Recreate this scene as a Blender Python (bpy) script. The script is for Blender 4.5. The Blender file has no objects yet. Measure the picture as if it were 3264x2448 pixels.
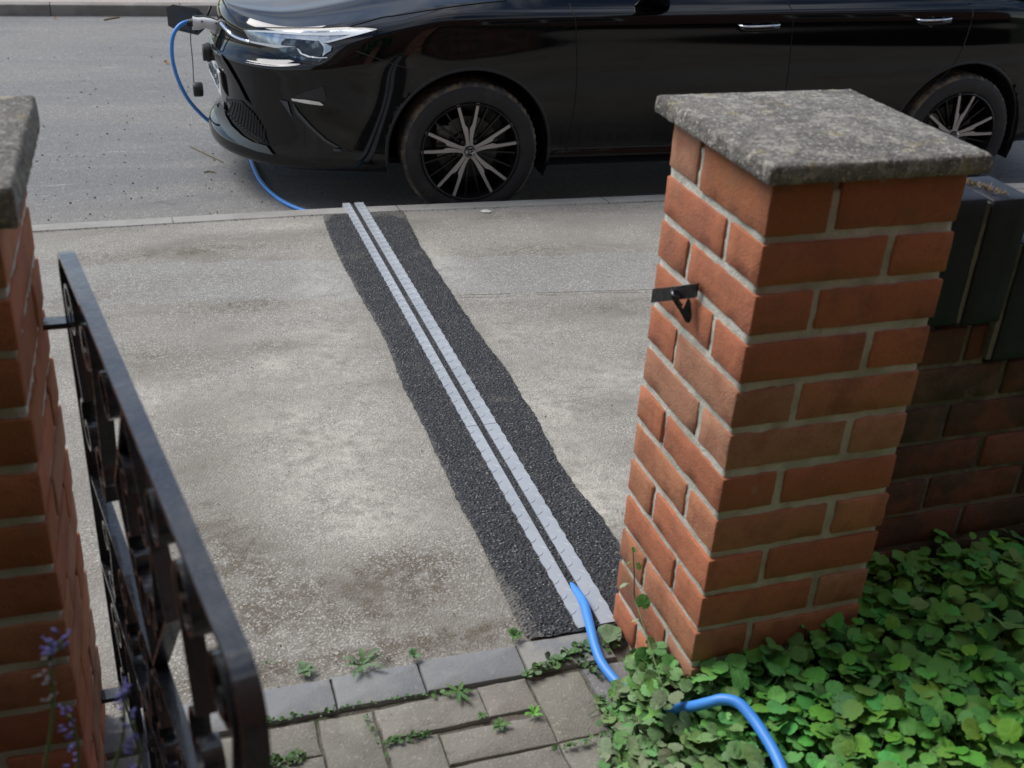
import bpy, bmesh, math, random
import numpy as np
from mathutils import Vector, Matrix, noise as mn
from mathutils.bvhtree import BVHTree
from mathutils.geometry import delaunay_2d_cdt
random.seed(7); rng = np.random.default_rng(7)
SC = bpy.context.scene
COL = SC.collection
R_ = math.radians
# ------------------------------------------------------------------ camera
CX, CY, CZ, YAW, PIT, ROL, FPX = -0.802369, -1.25305, 1.443713, -0.349667, 0.496931, 0.062579, 3657.652
Fv = np.array([-math.sin(YAW)*math.cos(PIT), math.cos(YAW)*math.cos(PIT), -math.sin(PIT)])
R0 = np.array([math.cos(YAW), math.sin(YAW), 0]); U0 = np.cross(R0, Fv)
cr_, sr_ = math.cos(ROL), math.sin(ROL)
Rv = cr_*R0+sr_*U0; Uv = -sr_*R0+cr_*U0; CP = np.array([CX, CY, CZ])
camd = bpy.data.cameras.new('camera'); cam = bpy.data.objects.new('camera', camd); COL.objects.link(cam)
cam.matrix_world = Matrix(((Rv[0], Uv[0], -Fv[0], CX), (Rv[1], Uv[1], -Fv[1], CY), (Rv[2], Uv[2], -Fv[2], CZ), (0, 0, 0, 1)))
camd.sensor_width = 36; camd.lens = FPX*36/3264; camd.clip_start = 0.02; camd.clip_end = 500
camd.dof.use_dof = True; camd.dof.focus_distance = 3.2; camd.dof.aperture_fstop = 7.0
SC.camera = cam
# ------------------------------------------------------------------ sky, sun, exposure
SUN_EL, SUN_DIR = R_(49), Vector((-0.66, 0.66, 0)).normalized()
wd = bpy.data.worlds.new('World'); SC.world = wd; wd.use_nodes = True
wn, wl = wd.node_tree.nodes, wd.node_tree.links
bg = wn['Background']
sky = wn.new('ShaderNodeTexSky'); sky.sky_type = 'NISHITA'; sky.sun_disc = False; sky.dust_density = .15; sky.ozone_density = 2.5; sky.air_density = .9
sky.sun_elevation = SUN_EL; sky.sun_rotation = math.atan2(SUN_DIR.x, SUN_DIR.y)
tc = wn.new('ShaderNodeTexCoord'); mp = wn.new('ShaderNodeMapping'); mp.inputs['Scale'].default_value = (1, 1, 2.6)
nz = wn.new('ShaderNodeTexNoise'); nz.inputs['Scale'].default_value = 2.3; nz.inputs['Detail'].default_value = 7; nz.inputs['Roughness'].default_value = .58
rp = wn.new('ShaderNodeValToRGB'); rp.color_ramp.elements[0].position = .45; rp.color_ramp.elements[1].position = .66
cl = wn.new('ShaderNodeMix'); cl.data_type = 'RGBA'
n2 = wn.new('ShaderNodeTexNoise'); n2.inputs['Scale'].default_value = 5; n2.inputs['Detail'].default_value = 5
cc = wn.new('ShaderNodeMix'); cc.data_type = 'RGBA'; cc.inputs[6].default_value = (4.6, 5.0, 5.6, 1); cc.inputs[7].default_value = (11, 11.2, 11.6, 1)
wl.new(tc.outputs['Generated'], mp.inputs[0]); wl.new(mp.outputs[0], nz.inputs['Vector']); wl.new(mp.outputs[0], n2.inputs['Vector'])
wl.new(nz.outputs[0], rp.inputs[0]); wl.new(n2.outputs[0], cc.inputs[0]); wl.new(rp.outputs[0], cl.inputs[0])
wl.new(sky.outputs[0], cl.inputs[6]); wl.new(cc.outputs[2], cl.inputs[7]); wl.new(cl.outputs[2], bg.inputs[0])
bg.inputs[1].default_value = 0.105
sl = bpy.data.lights.new('sun', 'SUN'); sl.energy = 2.7; sl.angle = R_(34); sl.color = (1, .975, .945)
so = bpy.data.objects.new('sun', sl); COL.objects.link(so)
sd = Vector((SUN_DIR.x*math.cos(SUN_EL), SUN_DIR.y*math.cos(SUN_EL), math.sin(SUN_EL)))
so.rotation_euler = sd.to_track_quat('Z', 'Y').to_euler(); so.location = sd*30
SC.view_settings.view_transform = 'Standard'; SC.view_settings.look = 'None'; SC.view_settings.exposure = 0.29; SC.view_settings.gamma = 1
SC.render.engine = 'CYCLES'; SC.cycles.use_denoising = True
SC.render.resolution_x, SC.render.resolution_y = 1024, 768

# ------------------------------------------------------------------ helpers
VS = 3264/2212.0
def ray(u, v):
    return Fv*FPX+Rv*(u*VS-1632)-Uv*(v*VS-1224)
def atp(u, v, n, c):
    d = ray(u, v); n = np.array(n, float); return Vector(CP+d*((c-n@CP)/(n@d)))
def atz(u, v, z): return atp(u, v, (0, 0, 1), z)
SL = 0.08
def gz(y): return -SL*(y-.3) if y > .3 else 0.0          # the footway falls towards the road
def atg(u, v, dz=0): return atp(u, v, (0, SL, 1), SL*.3+dz)
ROADZ = -0.3753

def fbm(p, o=3, s=1.0):
    a = 0; w = 1; t = 0
    for i in range(o):
        a += w*mn.noise(Vector(p)*s); t += w; w *= .5; s *= 2.1
    return a/t
class MB:
    def __init__(s): s.v = []; s.f = []; s.c = []; s.m = []
    def add(s, vs, fs, col=None, mi=0):
        o = len(s.v); s.v += [tuple(v) for v in vs]; s.f += [tuple(i+o for i in f) for f in fs]
        s.c += [col or (1, 1, 1)]*len(vs); s.m += [mi]*len(fs)
    def box(s, lo, hi, col=None, mi=0, M=None):
        x0, y0, z0 = lo; x1, y1, z1 = hi
        vs = [(x0, y0, z0), (x1, y0, z0), (x1, y1, z0), (x0, y1, z0), (x0, y0, z1), (x1, y0, z1), (x1, y1, z1), (x0, y1, z1)]
        if M: vs = [M @ Vector(v) for v in vs]
        s.add(vs, [(0, 3, 2, 1), (4, 5, 6, 7), (0, 1, 5, 4), (1, 2, 6, 5), (2, 3, 7, 6), (3, 0, 4, 7)], col, mi)
    def tube(s, pts, r, n=8, col=None, cap=True, mi=0):
        pts = [Vector(p) for p in pts]; vs = []; fs = []
        up = Vector((0, 0, 1)); prev = None
        for i, p in enumerate(pts):
            t = (pts[min(i+1, len(pts)-1)]-pts[max(i-1, 0)]).normalized()
            if prev is None:
                a = t.orthogonal().normalized()
            else:
                a = (prev-t*prev.dot(t)); a = a.normalized() if a.length > 1e-6 else t.orthogonal().normalized()
            prev = a; b = t.cross(a); rr = r[i] if hasattr(r, '__len__') else r
            for k in range(n):
                an = 2*math.pi*k/n; vs.append(p+(a*math.cos(an)+b*math.sin(an))*rr)
        for i in range(len(pts)-1):
            for k in range(n):
                fs.append((i*n+k, i*n+(k+1) % n, (i+1)*n+(k+1) % n, (i+1)*n+k))
        if cap: fs += [tuple(range(n))[::-1], tuple(range((len(pts)-1)*n, len(pts)*n))]
        s.add(vs, fs, col, mi)
    def sweep(s, pts, nrm, w, t, col=None, mi=0):
        """flat strip: pts path lying in the plane with normal nrm, w = width along nrm, t = thickness"""
        pts = [Vector(p) for p in pts]; nrm = Vector(nrm); vs = []; fs = []
        for i, p in enumerate(pts):
            d = (pts[min(i+1, len(pts)-1)]-pts[max(i-1, 0)]).normalized(); b = d.cross(nrm).normalized()
            for a_, c_ in ((-1, -1), (1, -1), (1, 1), (-1, 1)): vs.append(p+nrm*a_*w/2+b*c_*t/2)
        for i in range(len(pts)-1):
            for k in range(4): fs.append((i*4+k, i*4+(k+1) % 4, (i+1)*4+(k+1) % 4, (i+1)*4+k))
        e = (len(pts)-1)*4; fs += [(3, 2, 1, 0), (e, e+1, e+2, e+3)]
        s.add(vs, fs, col, mi)
    def lathe(s, prof, n=48, axis=1, org=(0, 0, 0), col=None, mi=0, close=False):
        """prof (r, a): radius and distance along axis; axis 1 = y, 2 = z"""
        vs = []; fs = []; P = len(prof)
        for k in range(n):
            an = 2*math.pi*k/n; c, q = math.cos(an), math.sin(an)
            for r, a in prof:
                v = (r*c, a, r*q) if axis == 1 else ((r*c, r*q, a) if axis == 2 else (a, r*c, r*q))
                vs.append((v[0]+org[0], v[1]+org[1], v[2]+org[2]))
        for k in range(n):
            k2 = (k+1) % n
            for i in range(P-1): fs.append((k*P+i, k*P+i+1, k2*P+i+1, k2*P+i))
        s.add(vs, fs, col, mi)
    def build(s, name, mats, parent=None, smooth=False, angle=None, M=None):
        me = bpy.data.meshes.new(name); me.from_pydata(s.v, [], s.f)
        if M is not None: me.transform(M)
        ca = me.color_attributes.new('tint', 'FLOAT_COLOR', 'POINT')
        ca.data.foreach_set('color', np.hstack([np.array(s.c, dtype=np.float32).reshape(-1, 3), np.ones((len(s.c), 1), np.float32)]).ravel())
        mats = mats if isinstance(mats, (list, tuple)) else [mats]
        for m in mats: me.materials.append(m)
        if len(mats) > 1: me.polygons.foreach_set('material_index', s.m)
        if smooth: me.polygons.foreach_set('use_smooth', [True]*len(me.polygons))
        me.update()
        if angle: 
            me.polygons.foreach_set('use_smooth', [True]*len(me.polygons))
            me.set_sharp_from_angle(angle=R_(angle))
        o = bpy.data.objects.new(name, me); COL.objects.link(o)
        if parent: o.parent = parent
        return o
def tag(o, label=None, cat=None, group=None, kind=None):
    if label: o['label'] = label
    if cat: o['category'] = cat
    if group: o['group'] = group
    if kind: o['kind'] = kind
    return o
def empty(name, loc, rz=0, scale=1):
    o = bpy.data.objects.new(name, None); COL.objects.link(o); o.location = loc; o.rotation_euler.z = rz
    o.scale = (scale,)*3; o.empty_display_size = .1
    return o
def relative(o, root):          # keep world-space mesh coordinates under a root that only moves
    o.parent = root; o.matrix_parent_inverse = Matrix.Translation(-root.location); return o
def crv(pts, n=8):
    """Catmull-Rom through points"""
    pts = [Vector(p) for p in pts]; out = []
    for i in range(len(pts)-1):
        p0 = pts[max(i-1, 0)]; p1 = pts[i]; p2 = pts[i+1]; p3 = pts[min(i+2, len(pts)-1)]
        for k in range(n):
            t = k/n
            out.append(.5*((2*p1)+(p2-p0)*t+(2*p0-5*p1+4*p2-p3)*t*t+(3*p1-p0-3*p2+p3)*t**3))
    out.append(pts[-1]); return out
def sstep(a, b, x):
    t = min(1, max(0, (x-a)/(b-a))); return t*t*(3-2*t)

# ------------------------------------------------------------------ materials
def pm(name, base, rough=.8, metal=0, spec=.5, layers=(), bumps=(), tint=False, coat=0, rvar=None, sub=0, blot=None, layers2=()):
    m = bpy.data.materials.new(name); m.use_nodes = True
    N, L = m.node_tree.nodes, m.node_tree.links; b = N['Principled BSDF']
    b.inputs['Roughness'].default_value = rough; b.inputs['Metallic'].default_value = metal
    b.inputs['Specular IOR Level'].default_value = spec; b.inputs['Coat Weight'].default_value = coat
    b.inputs['Coat Roughness'].default_value = .03
    if sub: b.inputs['Subsurface Weight'].default_value = sub
    tcn = N.new('ShaderNodeTexCoord')
    def tex(kind, scale, detail=3, stretch=None, dist=0):
        src = tcn.outputs['Object']
        if stretch:
            q = N.new('ShaderNodeMapping'); q.inputs['Scale'].default_value = stretch; L.new(src, q.inputs[0]); src = q.outputs[0]
        if kind == 'n':
            t = N.new('ShaderNodeTexNoise'); t.inputs['Scale'].default_value = scale; t.inputs['Detail'].default_value = detail
            t.inputs['Roughness'].default_value = .62; t.inputs['Distortion'].default_value = dist; o = t.outputs[0]
        elif kind in 'vc':
            t = N.new('ShaderNodeTexVoronoi'); t.inputs['Scale'].default_value = scale
            if kind == 'v': o = t.outputs['Distance']
            else:
                sx = N.new('ShaderNodeSeparateColor'); L.new(t.outputs['Color'], sx.inputs[0]); o = sx.outputs[0]
        elif kind == 'e':
            t = N.new('ShaderNodeTexVoronoi'); t.feature = 'DISTANCE_TO_EDGE'; t.inputs['Scale'].default_value = scale; o = t.outputs[0]
        elif kind == 'w':
            t = N.new('ShaderNodeTexWave'); t.inputs['Scale'].default_value = scale; t.inputs['Distortion'].default_value = detail; o = t.outputs['Fac']
        L.new(src, t.inputs['Vector']); return o
    rgb = N.new('ShaderNodeRGB'); rgb.outputs[0].default_value = (*base, 1); cur = rgb.outputs[0]
    if tint:
        at = N.new('ShaderNodeAttribute'); at.attribute_name = 'tint'
        mx = N.new('ShaderNodeMix'); mx.data_type = 'RGBA'; mx.blend_type = 'MULTIPLY'; mx.inputs[0].default_value = 1
        L.new(cur, mx.inputs[6]); L.new(at.outputs['Color'], mx.inputs[7]); cur = mx.outputs[2]
    def blotch(cur):        # dust and dirt laid where the mesh's own stain map (tint r, g) says, broken up by noise
        at = N.new('ShaderNodeAttribute'); at.attribute_name = 'tint'; sp = N.new('ShaderNodeSeparateColor'); L.new(at.outputs['Color'], sp.inputs[0])
        nn_ = tex('n', 26, 8)
        for k, c in enumerate(blot):
            mr = N.new('ShaderNodeMapRange'); mr.inputs['From Min'].default_value = .30; mr.inputs['From Max'].default_value = .66; L.new(nn_, mr.inputs['Value'])
            a = N.new('ShaderNodeMath'); a.operation = 'MULTIPLY_ADD'; L.new(sp.outputs[k], a.inputs[0]); a.inputs[1].default_value = 1.7; a.inputs[2].default_value = -.0
            b2 = N.new('ShaderNodeMath'); b2.operation = 'MULTIPLY'; b2.use_clamp = True; L.new(a.outputs[0], b2.inputs[0]); L.new(mr.outputs[0], b2.inputs[1])
            b3 = N.new('ShaderNodeMath'); b3.operation = 'MULTIPLY'; b3.inputs[1].default_value = .95; L.new(b2.outputs[0], b3.inputs[0])
            mx = N.new('ShaderNodeMix'); mx.data_type = 'RGBA'; L.new(b3.outputs[0], mx.inputs[0]); L.new(cur, mx.inputs[6]); mx.inputs[7].default_value = (*c, 1); cur = mx.outputs[2]
        return cur
    for ly in list(layers)+([None] if blot else [])+list(layers2):
        if ly is None: cur = blotch(cur); continue
        kind, scale, lo, hi, col = ly[:5]; op = ly[5] if len(ly) > 5 else 1; det = ly[6] if len(ly) > 6 else 4
        st = ly[7] if len(ly) > 7 else None; mul = ly[8] if len(ly) > 8 else None
        mr = N.new('ShaderNodeMapRange'); mr.inputs['From Min'].default_value = lo; mr.inputs['From Max'].default_value = hi
        mr.inputs['To Max'].default_value = op; mr.interpolation_type = 'SMOOTHSTEP'
        L.new(tex(kind, scale, det, st), mr.inputs['Value']); fac = mr.outputs[0]
        if mul:
            m2 = N.new('ShaderNodeMapRange'); m2.inputs['From Min'].default_value = mul[1]; m2.inputs['From Max'].default_value = mul[2]
            L.new(tex('n', mul[0], 3), m2.inputs['Value'])
            mm = N.new('ShaderNodeMath'); mm.operation = 'MULTIPLY'; L.new(fac, mm.inputs[0]); L.new(m2.outputs[0], mm.inputs[1]); fac = mm.outputs[0]
        mx = N.new('ShaderNodeMix'); mx.data_type = 'RGBA'; L.new(fac, mx.inputs[0]); L.new(cur, mx.inputs[6]); mx.inputs[7].default_value = (*col, 1)
        cur = mx.outputs[2]
    L.new(cur, b.inputs['Base Color'])
    if rvar:
        mr = N.new('ShaderNodeMapRange'); mr.inputs['From Min'].default_value = .3; mr.inputs['From Max'].default_value = .7
        mr.inputs['To Min'].default_value = rvar[1]; mr.inputs['To Max'].default_value = rvar[2]
        L.new(tex('n', rvar[0], 4), mr.inputs['Value']); L.new(mr.outputs[0], b.inputs['Roughness'])
    prev = None
    for kind, scale, st, dist in bumps:
        bn = N.new('ShaderNodeBump'); bn.inputs['Strength'].default_value = st; bn.inputs['Distance'].default_value = dist
        L.new(tex(kind, scale, 4), bn.inputs['Height'])
        if prev: L.new(prev, bn.inputs['Normal'])
        prev = bn.outputs[0]
    if prev: L.new(prev, b.inputs['Normal'])
    return m
M = {}
FW = [('n', 1.3, .38, .62, (.360, .335, .290), .9), ('n', 3.5, .46, .64, (.205, .186, .155), .72, 6, (.6, 1.3, 1)),
    ('n', 30, .5, .68, (.22, .20, .175), .40, 3, None, (2.2, .45, .6)), ('c', 220, .0, .34, (.19, .175, .15), .42)]
FT = [('c', 280, .66, .95, (.60, .57, .51), .58, 3, None, (4, .33, .55)), ('n', 75, .56, .74, (.15, .14, .13), .5), ('n', 5.5, .67, .74, (.55, .52, .48), .5, 8), ('n', 120, .48, .64, (.19, .172, .142), .38, 5)]
FB = [('v', 220, .7, .0028), ('n', 60, .45, .003), ('n', 9, .4, .012)]
M['footway'] = pm('footway_tarmac', (.300, .277, .238), .9, layers=FW, bumps=FB, blot=((.50, .462, .392), (.130, .107, .076)), layers2=FT)
M['footband'] = pm('footway_band', (.285, .270, .240), .9, layers=[('n', 1.6, .40, .62, (.34, .322, .287), .9), ('n', 6, .52, .68, (.235, .225, .205), .5, 6), ('c', 190, .0, .38, (.17, .165, .15), .5)], bumps=FB[:2], blot=((.50, .475, .42), (.19, .17, .14)), layers2=[('c', 250, .65, .95, (.54, .52, .48), .55)])
M['road'] = pm('road_surface', (.315, .295, .262), .85, layers=[
    ('n', .8, .38, .62, (.205, .208, .21), .8, 4, (.35, 2.0, 1)), ('n', 2.6, .50, .68, (.36, .34, .31), .6, 6, (.45, 1.6, 1)),
    ('c', 150, .60, .95, (.36, .345, .32), .55), ('c', 110, .0, .30, (.12, .118, .115), .5), ('n', 9, .64, .74, (.10, .095, .09), .5), ('n', 4, .64, .72, (.44, .42, .38), .55, 8, (.5, 2.2, 1)), ('n', 1.1, .56, .66, (.17, .165, .16), .5, 7, (.4, 1.6, 1)),
    ('n', 60, .58, .75, (.10, .095, .09), .4)],
    bumps=[('v', 140, .7, .004), ('n', 25, .5, .006)])
M['farpath'] = pm('far_footway', (.40, .335, .285), .9, layers=[('n', 5, .45, .65, (.34, .32, .29), .7), ('c', 90, .5, .9, (.48, .44, .38), .6)], bumps=[('n', 60, .5, .005)])
M['patch'] = pm('new_tarmac', (.062, .064, .070), .75, tint=False, layers=[
    ('c', 150, .55, .95, (.13, .13, .135), .7), ('c', 210, 0, .35, (.02, .02, .022), .8), ('n', 7, .55, .72, (.115, .105, .095), .6, 6), ('c', 420, .955, .975, (.42, .38, .32), .8)],
    bumps=[('v', 150, 1.0, .009), ('n', 70, .8, .006)])
def dusty_edge(m, dust=(.150, .140, .122)):
    """grit trodden in from the rim: a tint-driven blend, broken up by noise"""
    N, L = m.node_tree.nodes, m.node_tree.links; b = N['Principled BSDF']
    cur = b.inputs['Base Color'].links[0].from_socket
    at = N.new('ShaderNodeAttribute'); at.attribute_name = 'tint'; sp = N.new('ShaderNodeSeparateColor'); L.new(at.outputs['Color'], sp.inputs[0])
    t = N.new('ShaderNodeTexNoise'); t.inputs['Scale'].default_value = 70; t.inputs['Detail'].default_value = 6; t.inputs['Roughness'].default_value = .7
    tcn = N.new('ShaderNodeTexCoord'); L.new(tcn.outputs['Object'], t.inputs['Vector'])
    a = N.new('ShaderNodeMath'); a.operation = 'ADD'; L.new(sp.outputs[0], a.inputs[0]); L.new(t.outputs[0], a.inputs[1])
    mr = N.new('ShaderNodeMapRange'); mr.inputs['From Min'].default_value = 1.02; mr.inputs['From Max'].default_value = 1.22; L.new(a.outputs[0], mr.inputs[0])
    mx = N.new('ShaderNodeMix'); mx.data_type = 'RGBA'; L.new(mr.outputs[0], mx.inputs[0]); L.new(cur, mx.inputs[6]); mx.inputs[7].default_value = (*dust, 1)
    L.new(mx.outputs[2], b.inputs['Base Color'])
dusty_edge(M['patch'])
M['kerb'] = pm('kerb_concrete', (.34, .325, .295), .85, layers=[('n', 6, .4, .65, (.27, .255, .225), .8), ('n', 120, .55, .7, (.22, .205, .18), .5), ('n', 14, .62, .72, (.15, .14, .11), .5)], bumps=[('n', 140, .5, .003)])
M['farkerb'] = pm('far_kerb_concrete', (.25, .225, .195), .9, layers=[('n', 4, .4, .6, (.17, .145, .12), .8)], bumps=[('n', 90, .5, .003)])
M['brick'] = pm('red_brick', (.44, .158, .078), .88, tint=True, layers=[
    ('n', 14, .44, .66, (.31, .112, .062), .6, 7), ('n', 55, .54, .70, (.22, .09, .052), .4, 7), ('n', 6, .58, .70, (.20, .135, .07), .55, 8),
    ('n', 3.5, .55, .68, (.16, .07, .045), .5, 8), ('n', 300, .56, .68, (.10, .05, .035), .5), ('n', 26, .66, .74, (.45, .36, .30), .45, 8), ('n', 170, .66, .72, (.50, .34, .24), .5)],
    bumps=[('n', 280, .6, .0025), ('n', 90, .45, .003)])
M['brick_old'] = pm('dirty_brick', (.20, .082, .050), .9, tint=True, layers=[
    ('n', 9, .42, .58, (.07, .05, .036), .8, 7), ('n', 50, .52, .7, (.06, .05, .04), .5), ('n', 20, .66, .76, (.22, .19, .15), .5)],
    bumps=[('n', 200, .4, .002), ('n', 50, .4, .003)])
M['mortar'] = pm('lime_mortar', (.60, .58, .50), .92, layers=[('n', 10, .4, .65, (.33, .325, .25), .7), ('n', 160, .45, .7, (.50, .48, .40), .6), ('n', 30, .62, .75, (.16, .165, .09), .5)], bumps=[('n', 220, .8, .003), ('n', 45, .7, .004)])
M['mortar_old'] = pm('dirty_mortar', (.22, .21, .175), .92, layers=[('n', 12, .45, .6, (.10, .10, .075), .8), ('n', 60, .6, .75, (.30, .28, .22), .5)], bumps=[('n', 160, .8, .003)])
M['coping'] = pm('weathered_cap', (.20, .185, .16), .93, layers=[
    ('n', 11, .40, .62, (.11, .10, .086), .85, 7), ('n', 38, .50, .64, (.40, .37, .31), .7, 7), ('n', 85, .50, .62, (.085, .078, .066), .75, 6),
    ('n', 17, .60, .68, (.30, .235, .11), .6), ('n', 170, .54, .64, (.50, .47, .41), .8), ('n', 11, .60, .70, (.095, .088, .08), .8),
    ('v', 22, .115, .09, (.62, .61, .56), .9, 3, None, (6, .56, .60))],
    bumps=[('n', 150, .9, .005), ('n', 45, .7, .008)])
M['bluebrick'] = pm('blue_brick', (.019, .022, .031), .55, spec=.35, layers=[('n', 10, .45, .65, (.026, .028, .034), .7), ('n', 90, .6, .75, (.05, .05, .05), .5)], bumps=[('w', 60, .25, .001), ('n', 120, .3, .002)])
M['paver'] = pm('concrete_paver', (.262, .243, .203), .9, tint=True, layers=[
    ('n', 8, .42, .65, (.195, .18, .148), .7), ('n', 120, .55, .7, (.40, .375, .32), .5), ('c', 420, .986, .99, (.50, .44, .28), .6),
    ('n', 26, .60, .72, (.12, .11, .085), .5)], bumps=[('n', 220, .7, .003), ('n', 40, .5, .004)])
M['edging'] = pm('grey_edging', (.252, .253, .248), .85, tint=True, layers=[('n', 10, .45, .62, (.195, .202, .215), .8), ('n', 35, .54, .7, (.32, .305, .27), .6), ('n', 130, .58, .7, (.16, .16, .16), .4)], bumps=[('n', 220, .6, .002), ('n', 40, .4, .003)])
M['soil'] = pm('garden_soil', (.06, .048, .034), .95, layers=[('n', 30, .5, .7, (.10, .085, .06), .7), ('n', 8, .55, .7, (.04, .05, .025), .6)], bumps=[('n', 90, 1, .01)])
M['bed'] = pm('leaf_litter', (.055, .085, .03), .95, layers=[('n', 40, .5, .65, (.03, .045, .018), .8), ('n', 25, .6, .7, (.12, .09, .05), .6)], bumps=[('n', 90, 1, .01)])
M['moss'] = pm('moss', (.075, .10, .035), .95, layers=[('n', 60, .5, .7, (.12, .105, .07), .7)], bumps=[('n', 200, 1, .006)])
M['dirtjoint'] = pm('joint_dirt', (.15, .135, .105), .95, layers=[('n', 40, .5, .7, (.12, .11, .075), .7), ('n', 9, .55, .65, (.06, .075, .03), .7)], bumps=[('n', 150, 1, .006)])
M['leaf'] = pm('leaf', (.118, .340, .076), .6, tint=True, spec=.28, layers=[('n', 90, .5, .75, (.09, .17, .055), .20), ('n', 45, .64, .75, (.22, .21, .14), .2)], bumps=[('n', 130, .5, .003)])
M['stem'] = pm('stem', (.12, .17, .06), .6)
M['petal'] = pm('flower', (.24, .225, .50), .7, tint=True)
M['galv'] = pm('galvanised', (.40, .425, .45), .55, metal=.1, layers=[('n', 5, .4, .65, (.34, .365, .39), .8), ('n', 130, .60, .74, (.30, .30, .29), .4), ('n', 9, .70, .74, (.24, .21, .18), .5, 8)], bumps=[('n', 30, .08, .001)])
M['brush'] = pm('black_rubber', (.022, .023, .025), .6, bumps=[('n', 500, .6, .002)])
M['cable'] = pm('blue_cable', (.07, .30, .82), .42, layers=[('n', 30, .55, .75, (.10, .30, .72), .5)])
M['iron'] = pm('painted_iron', (.012, .013, .016), .30, spec=.6, coat=.8, layers=[('n', 50, .62, .74, (.026, .026, .027), .5), ('n', 150, .70, .78, (.05, .036, .028), .4)], bumps=[('n', 60, .5, .003), ('n', 300, .3, .001)], rvar=(40, .18, .38))
M['irontop'] = M['iron']
M['paint'] = pm('black_car_paint', (.002, .0021, .0024), .045, spec=.42, coat=0, layers=[('n', 420, .71, .76, (.10, .095, .085), .35, 2, None, (3, .5, .65))])
M['gloss'] = pm('gloss_black', (.003, .003, .0035), .08)
M['plastic'] = pm('dark_plastic', (.018, .019, .02), .55, bumps=[('n', 300, .2, .001)])
M['lip'] = pm('grey_lip_plastic', (.05, .058, .062), .42)
M['chrome'] = pm('chrome', (.75, .77, .80), .10, metal=1)
M['lamp'] = pm('lamp_reflector', (.26, .31, .37), .14, metal=.75, layers=[('n', 14, .42, .60, (.52, .57, .62), .8)])
M['drl'] = pm('lamp_white', (.66, .70, .74), .2)
M['lampdark'] = pm('lamp_dark', (.02, .03, .04), .08, metal=.3, layers=[('n', 22, .50, .62, (.15, .20, .25), .7)])
M['tyre'] = pm('tyre_rubber', (.022, .022, .022), .75, layers=[('n', 9, .5, .7, (.05, .046, .04), .6)], bumps=[('n', 120, .3, .002)])
M['tread'] = pm('tyre_tread', (.075, .070, .064), .85, layers=[('n', 14, .45, .60, (.22, .165, .105), .85)], bumps=[('n', 90, .6, .004)])
M['alloy'] = pm('machined_alloy', (.46, .43, .40), .45, metal=.3, bumps=[('n', 300, .05, .001)])
M['rimblack'] = pm('black_alloy', (.006, .006, .007), .35)
M['disc'] = pm('brake_metal', (.10, .10, .10), .4, metal=.8)
M['void'] = pm('wheel_well', (.006, .006, .006), .9)
M['glass'] = pm('tinted_glass', (.01, .012, .014), .04, coat=1)
M['plate'] = pm('plate_white', (.80, .82, .82), .35)
M['ink'] = pm('plate_ink', (.03, .035, .05), .4)
M['white'] = pm('white_plastic', (.88, .88, .87), .35)
M['wood'] = pm('dry_twig', (.20, .14, .07), .85)
M['deadleaf'] = pm('dead_leaf', (.38, .22, .10), .8)
M['bird'] = pm('dropping', (.60, .58, .53), .9)
M['grit'] = pm('grit', (.10, .095, .09), .9, tint=True)
M['house'] = pm('house_brick', (.17, .085, .06), .9, layers=[('n', 3, .4, .6, (.12, .07, .05), .7)], bumps=[('n', 50, .4, .003)])
M['pane'] = pm('house_pane', (.02, .025, .03), .05)
M['upvc'] = pm('window_white', (.6, .6, .58), .4)

# ------------------------------------------------------------------ ground
def sheet(name, xs, ys, zf, mat, kind='structure', nscale=None, amp=0, parent=None, hole=None):
    mb = MB(); nx, ny = len(xs), len(ys)
    vs = [(x, y, zf(x, y)+(amp*fbm((x*nscale, y*nscale, 3)) if nscale else 0)) for y in ys for x in xs]
    fs = [(j*nx+i, j*nx+i+1, (j+1)*nx+i+1, (j+1)*nx+i) for j in range(ny-1) for i in range(nx-1)]
    if hole: fs = [f for f in fs if not hole(sum(vs[k][0] for k in f)/4, sum(vs[k][1] for k in f)/4)]
    mb.add(vs, fs); o = mb.build(name, mat, smooth=True); tag(o, kind=kind); return o
def kerb_y(x):      # back-of-road kerb line, front edge
    P = [(-40, 4.6), (-1.15, 3.307), (0, 3.300), (1.46, 3.205), (3.33, 3.03), (40, -.3)]
    return float(np.interp(x, [p[0] for p in P], [p[1] for p in P]))
KW = .098
gs = sheet('ground', np.linspace(-120, 120, 9), np.linspace(-60, 180, 9), lambda x, y: -.62, M['moss'])
far0 = [(-40, 9.6), (-1.54, 8.0), (-.25, 7.93), (8, 7.75), (40, 7.2)]
def far_y(x): return float(np.interp(x, [p[0] for p in far0], [p[1] for p in far0]))
xs = sorted(set(list(np.linspace(-30, -4, 14))+list(np.arange(-4, 8, .25))+list(np.linspace(8, 30, 12))))
def roadmesh():
    mb = MB(); ts = np.linspace(0, 1, 40); vs = []
    for t in ts:
        for x in xs:
            y = kerb_y(x)*(1-t)+far_y(x)*t
            vs.append((x, y, ROADZ+.03*math.sin(math.pi*t)*0+.002*fbm((x, y, 0), 2, 2)))
    n = len(xs); fs = [(j*n+i, j*n+i+1, (j+1)*n+i+1, (j+1)*n+i) for j in range(len(ts)-1) for i in range(n-1)]
    mb.add(vs, fs); tag(mb.build('road', M['road'], smooth=True), kind='structure')
roadmesh()
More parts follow.
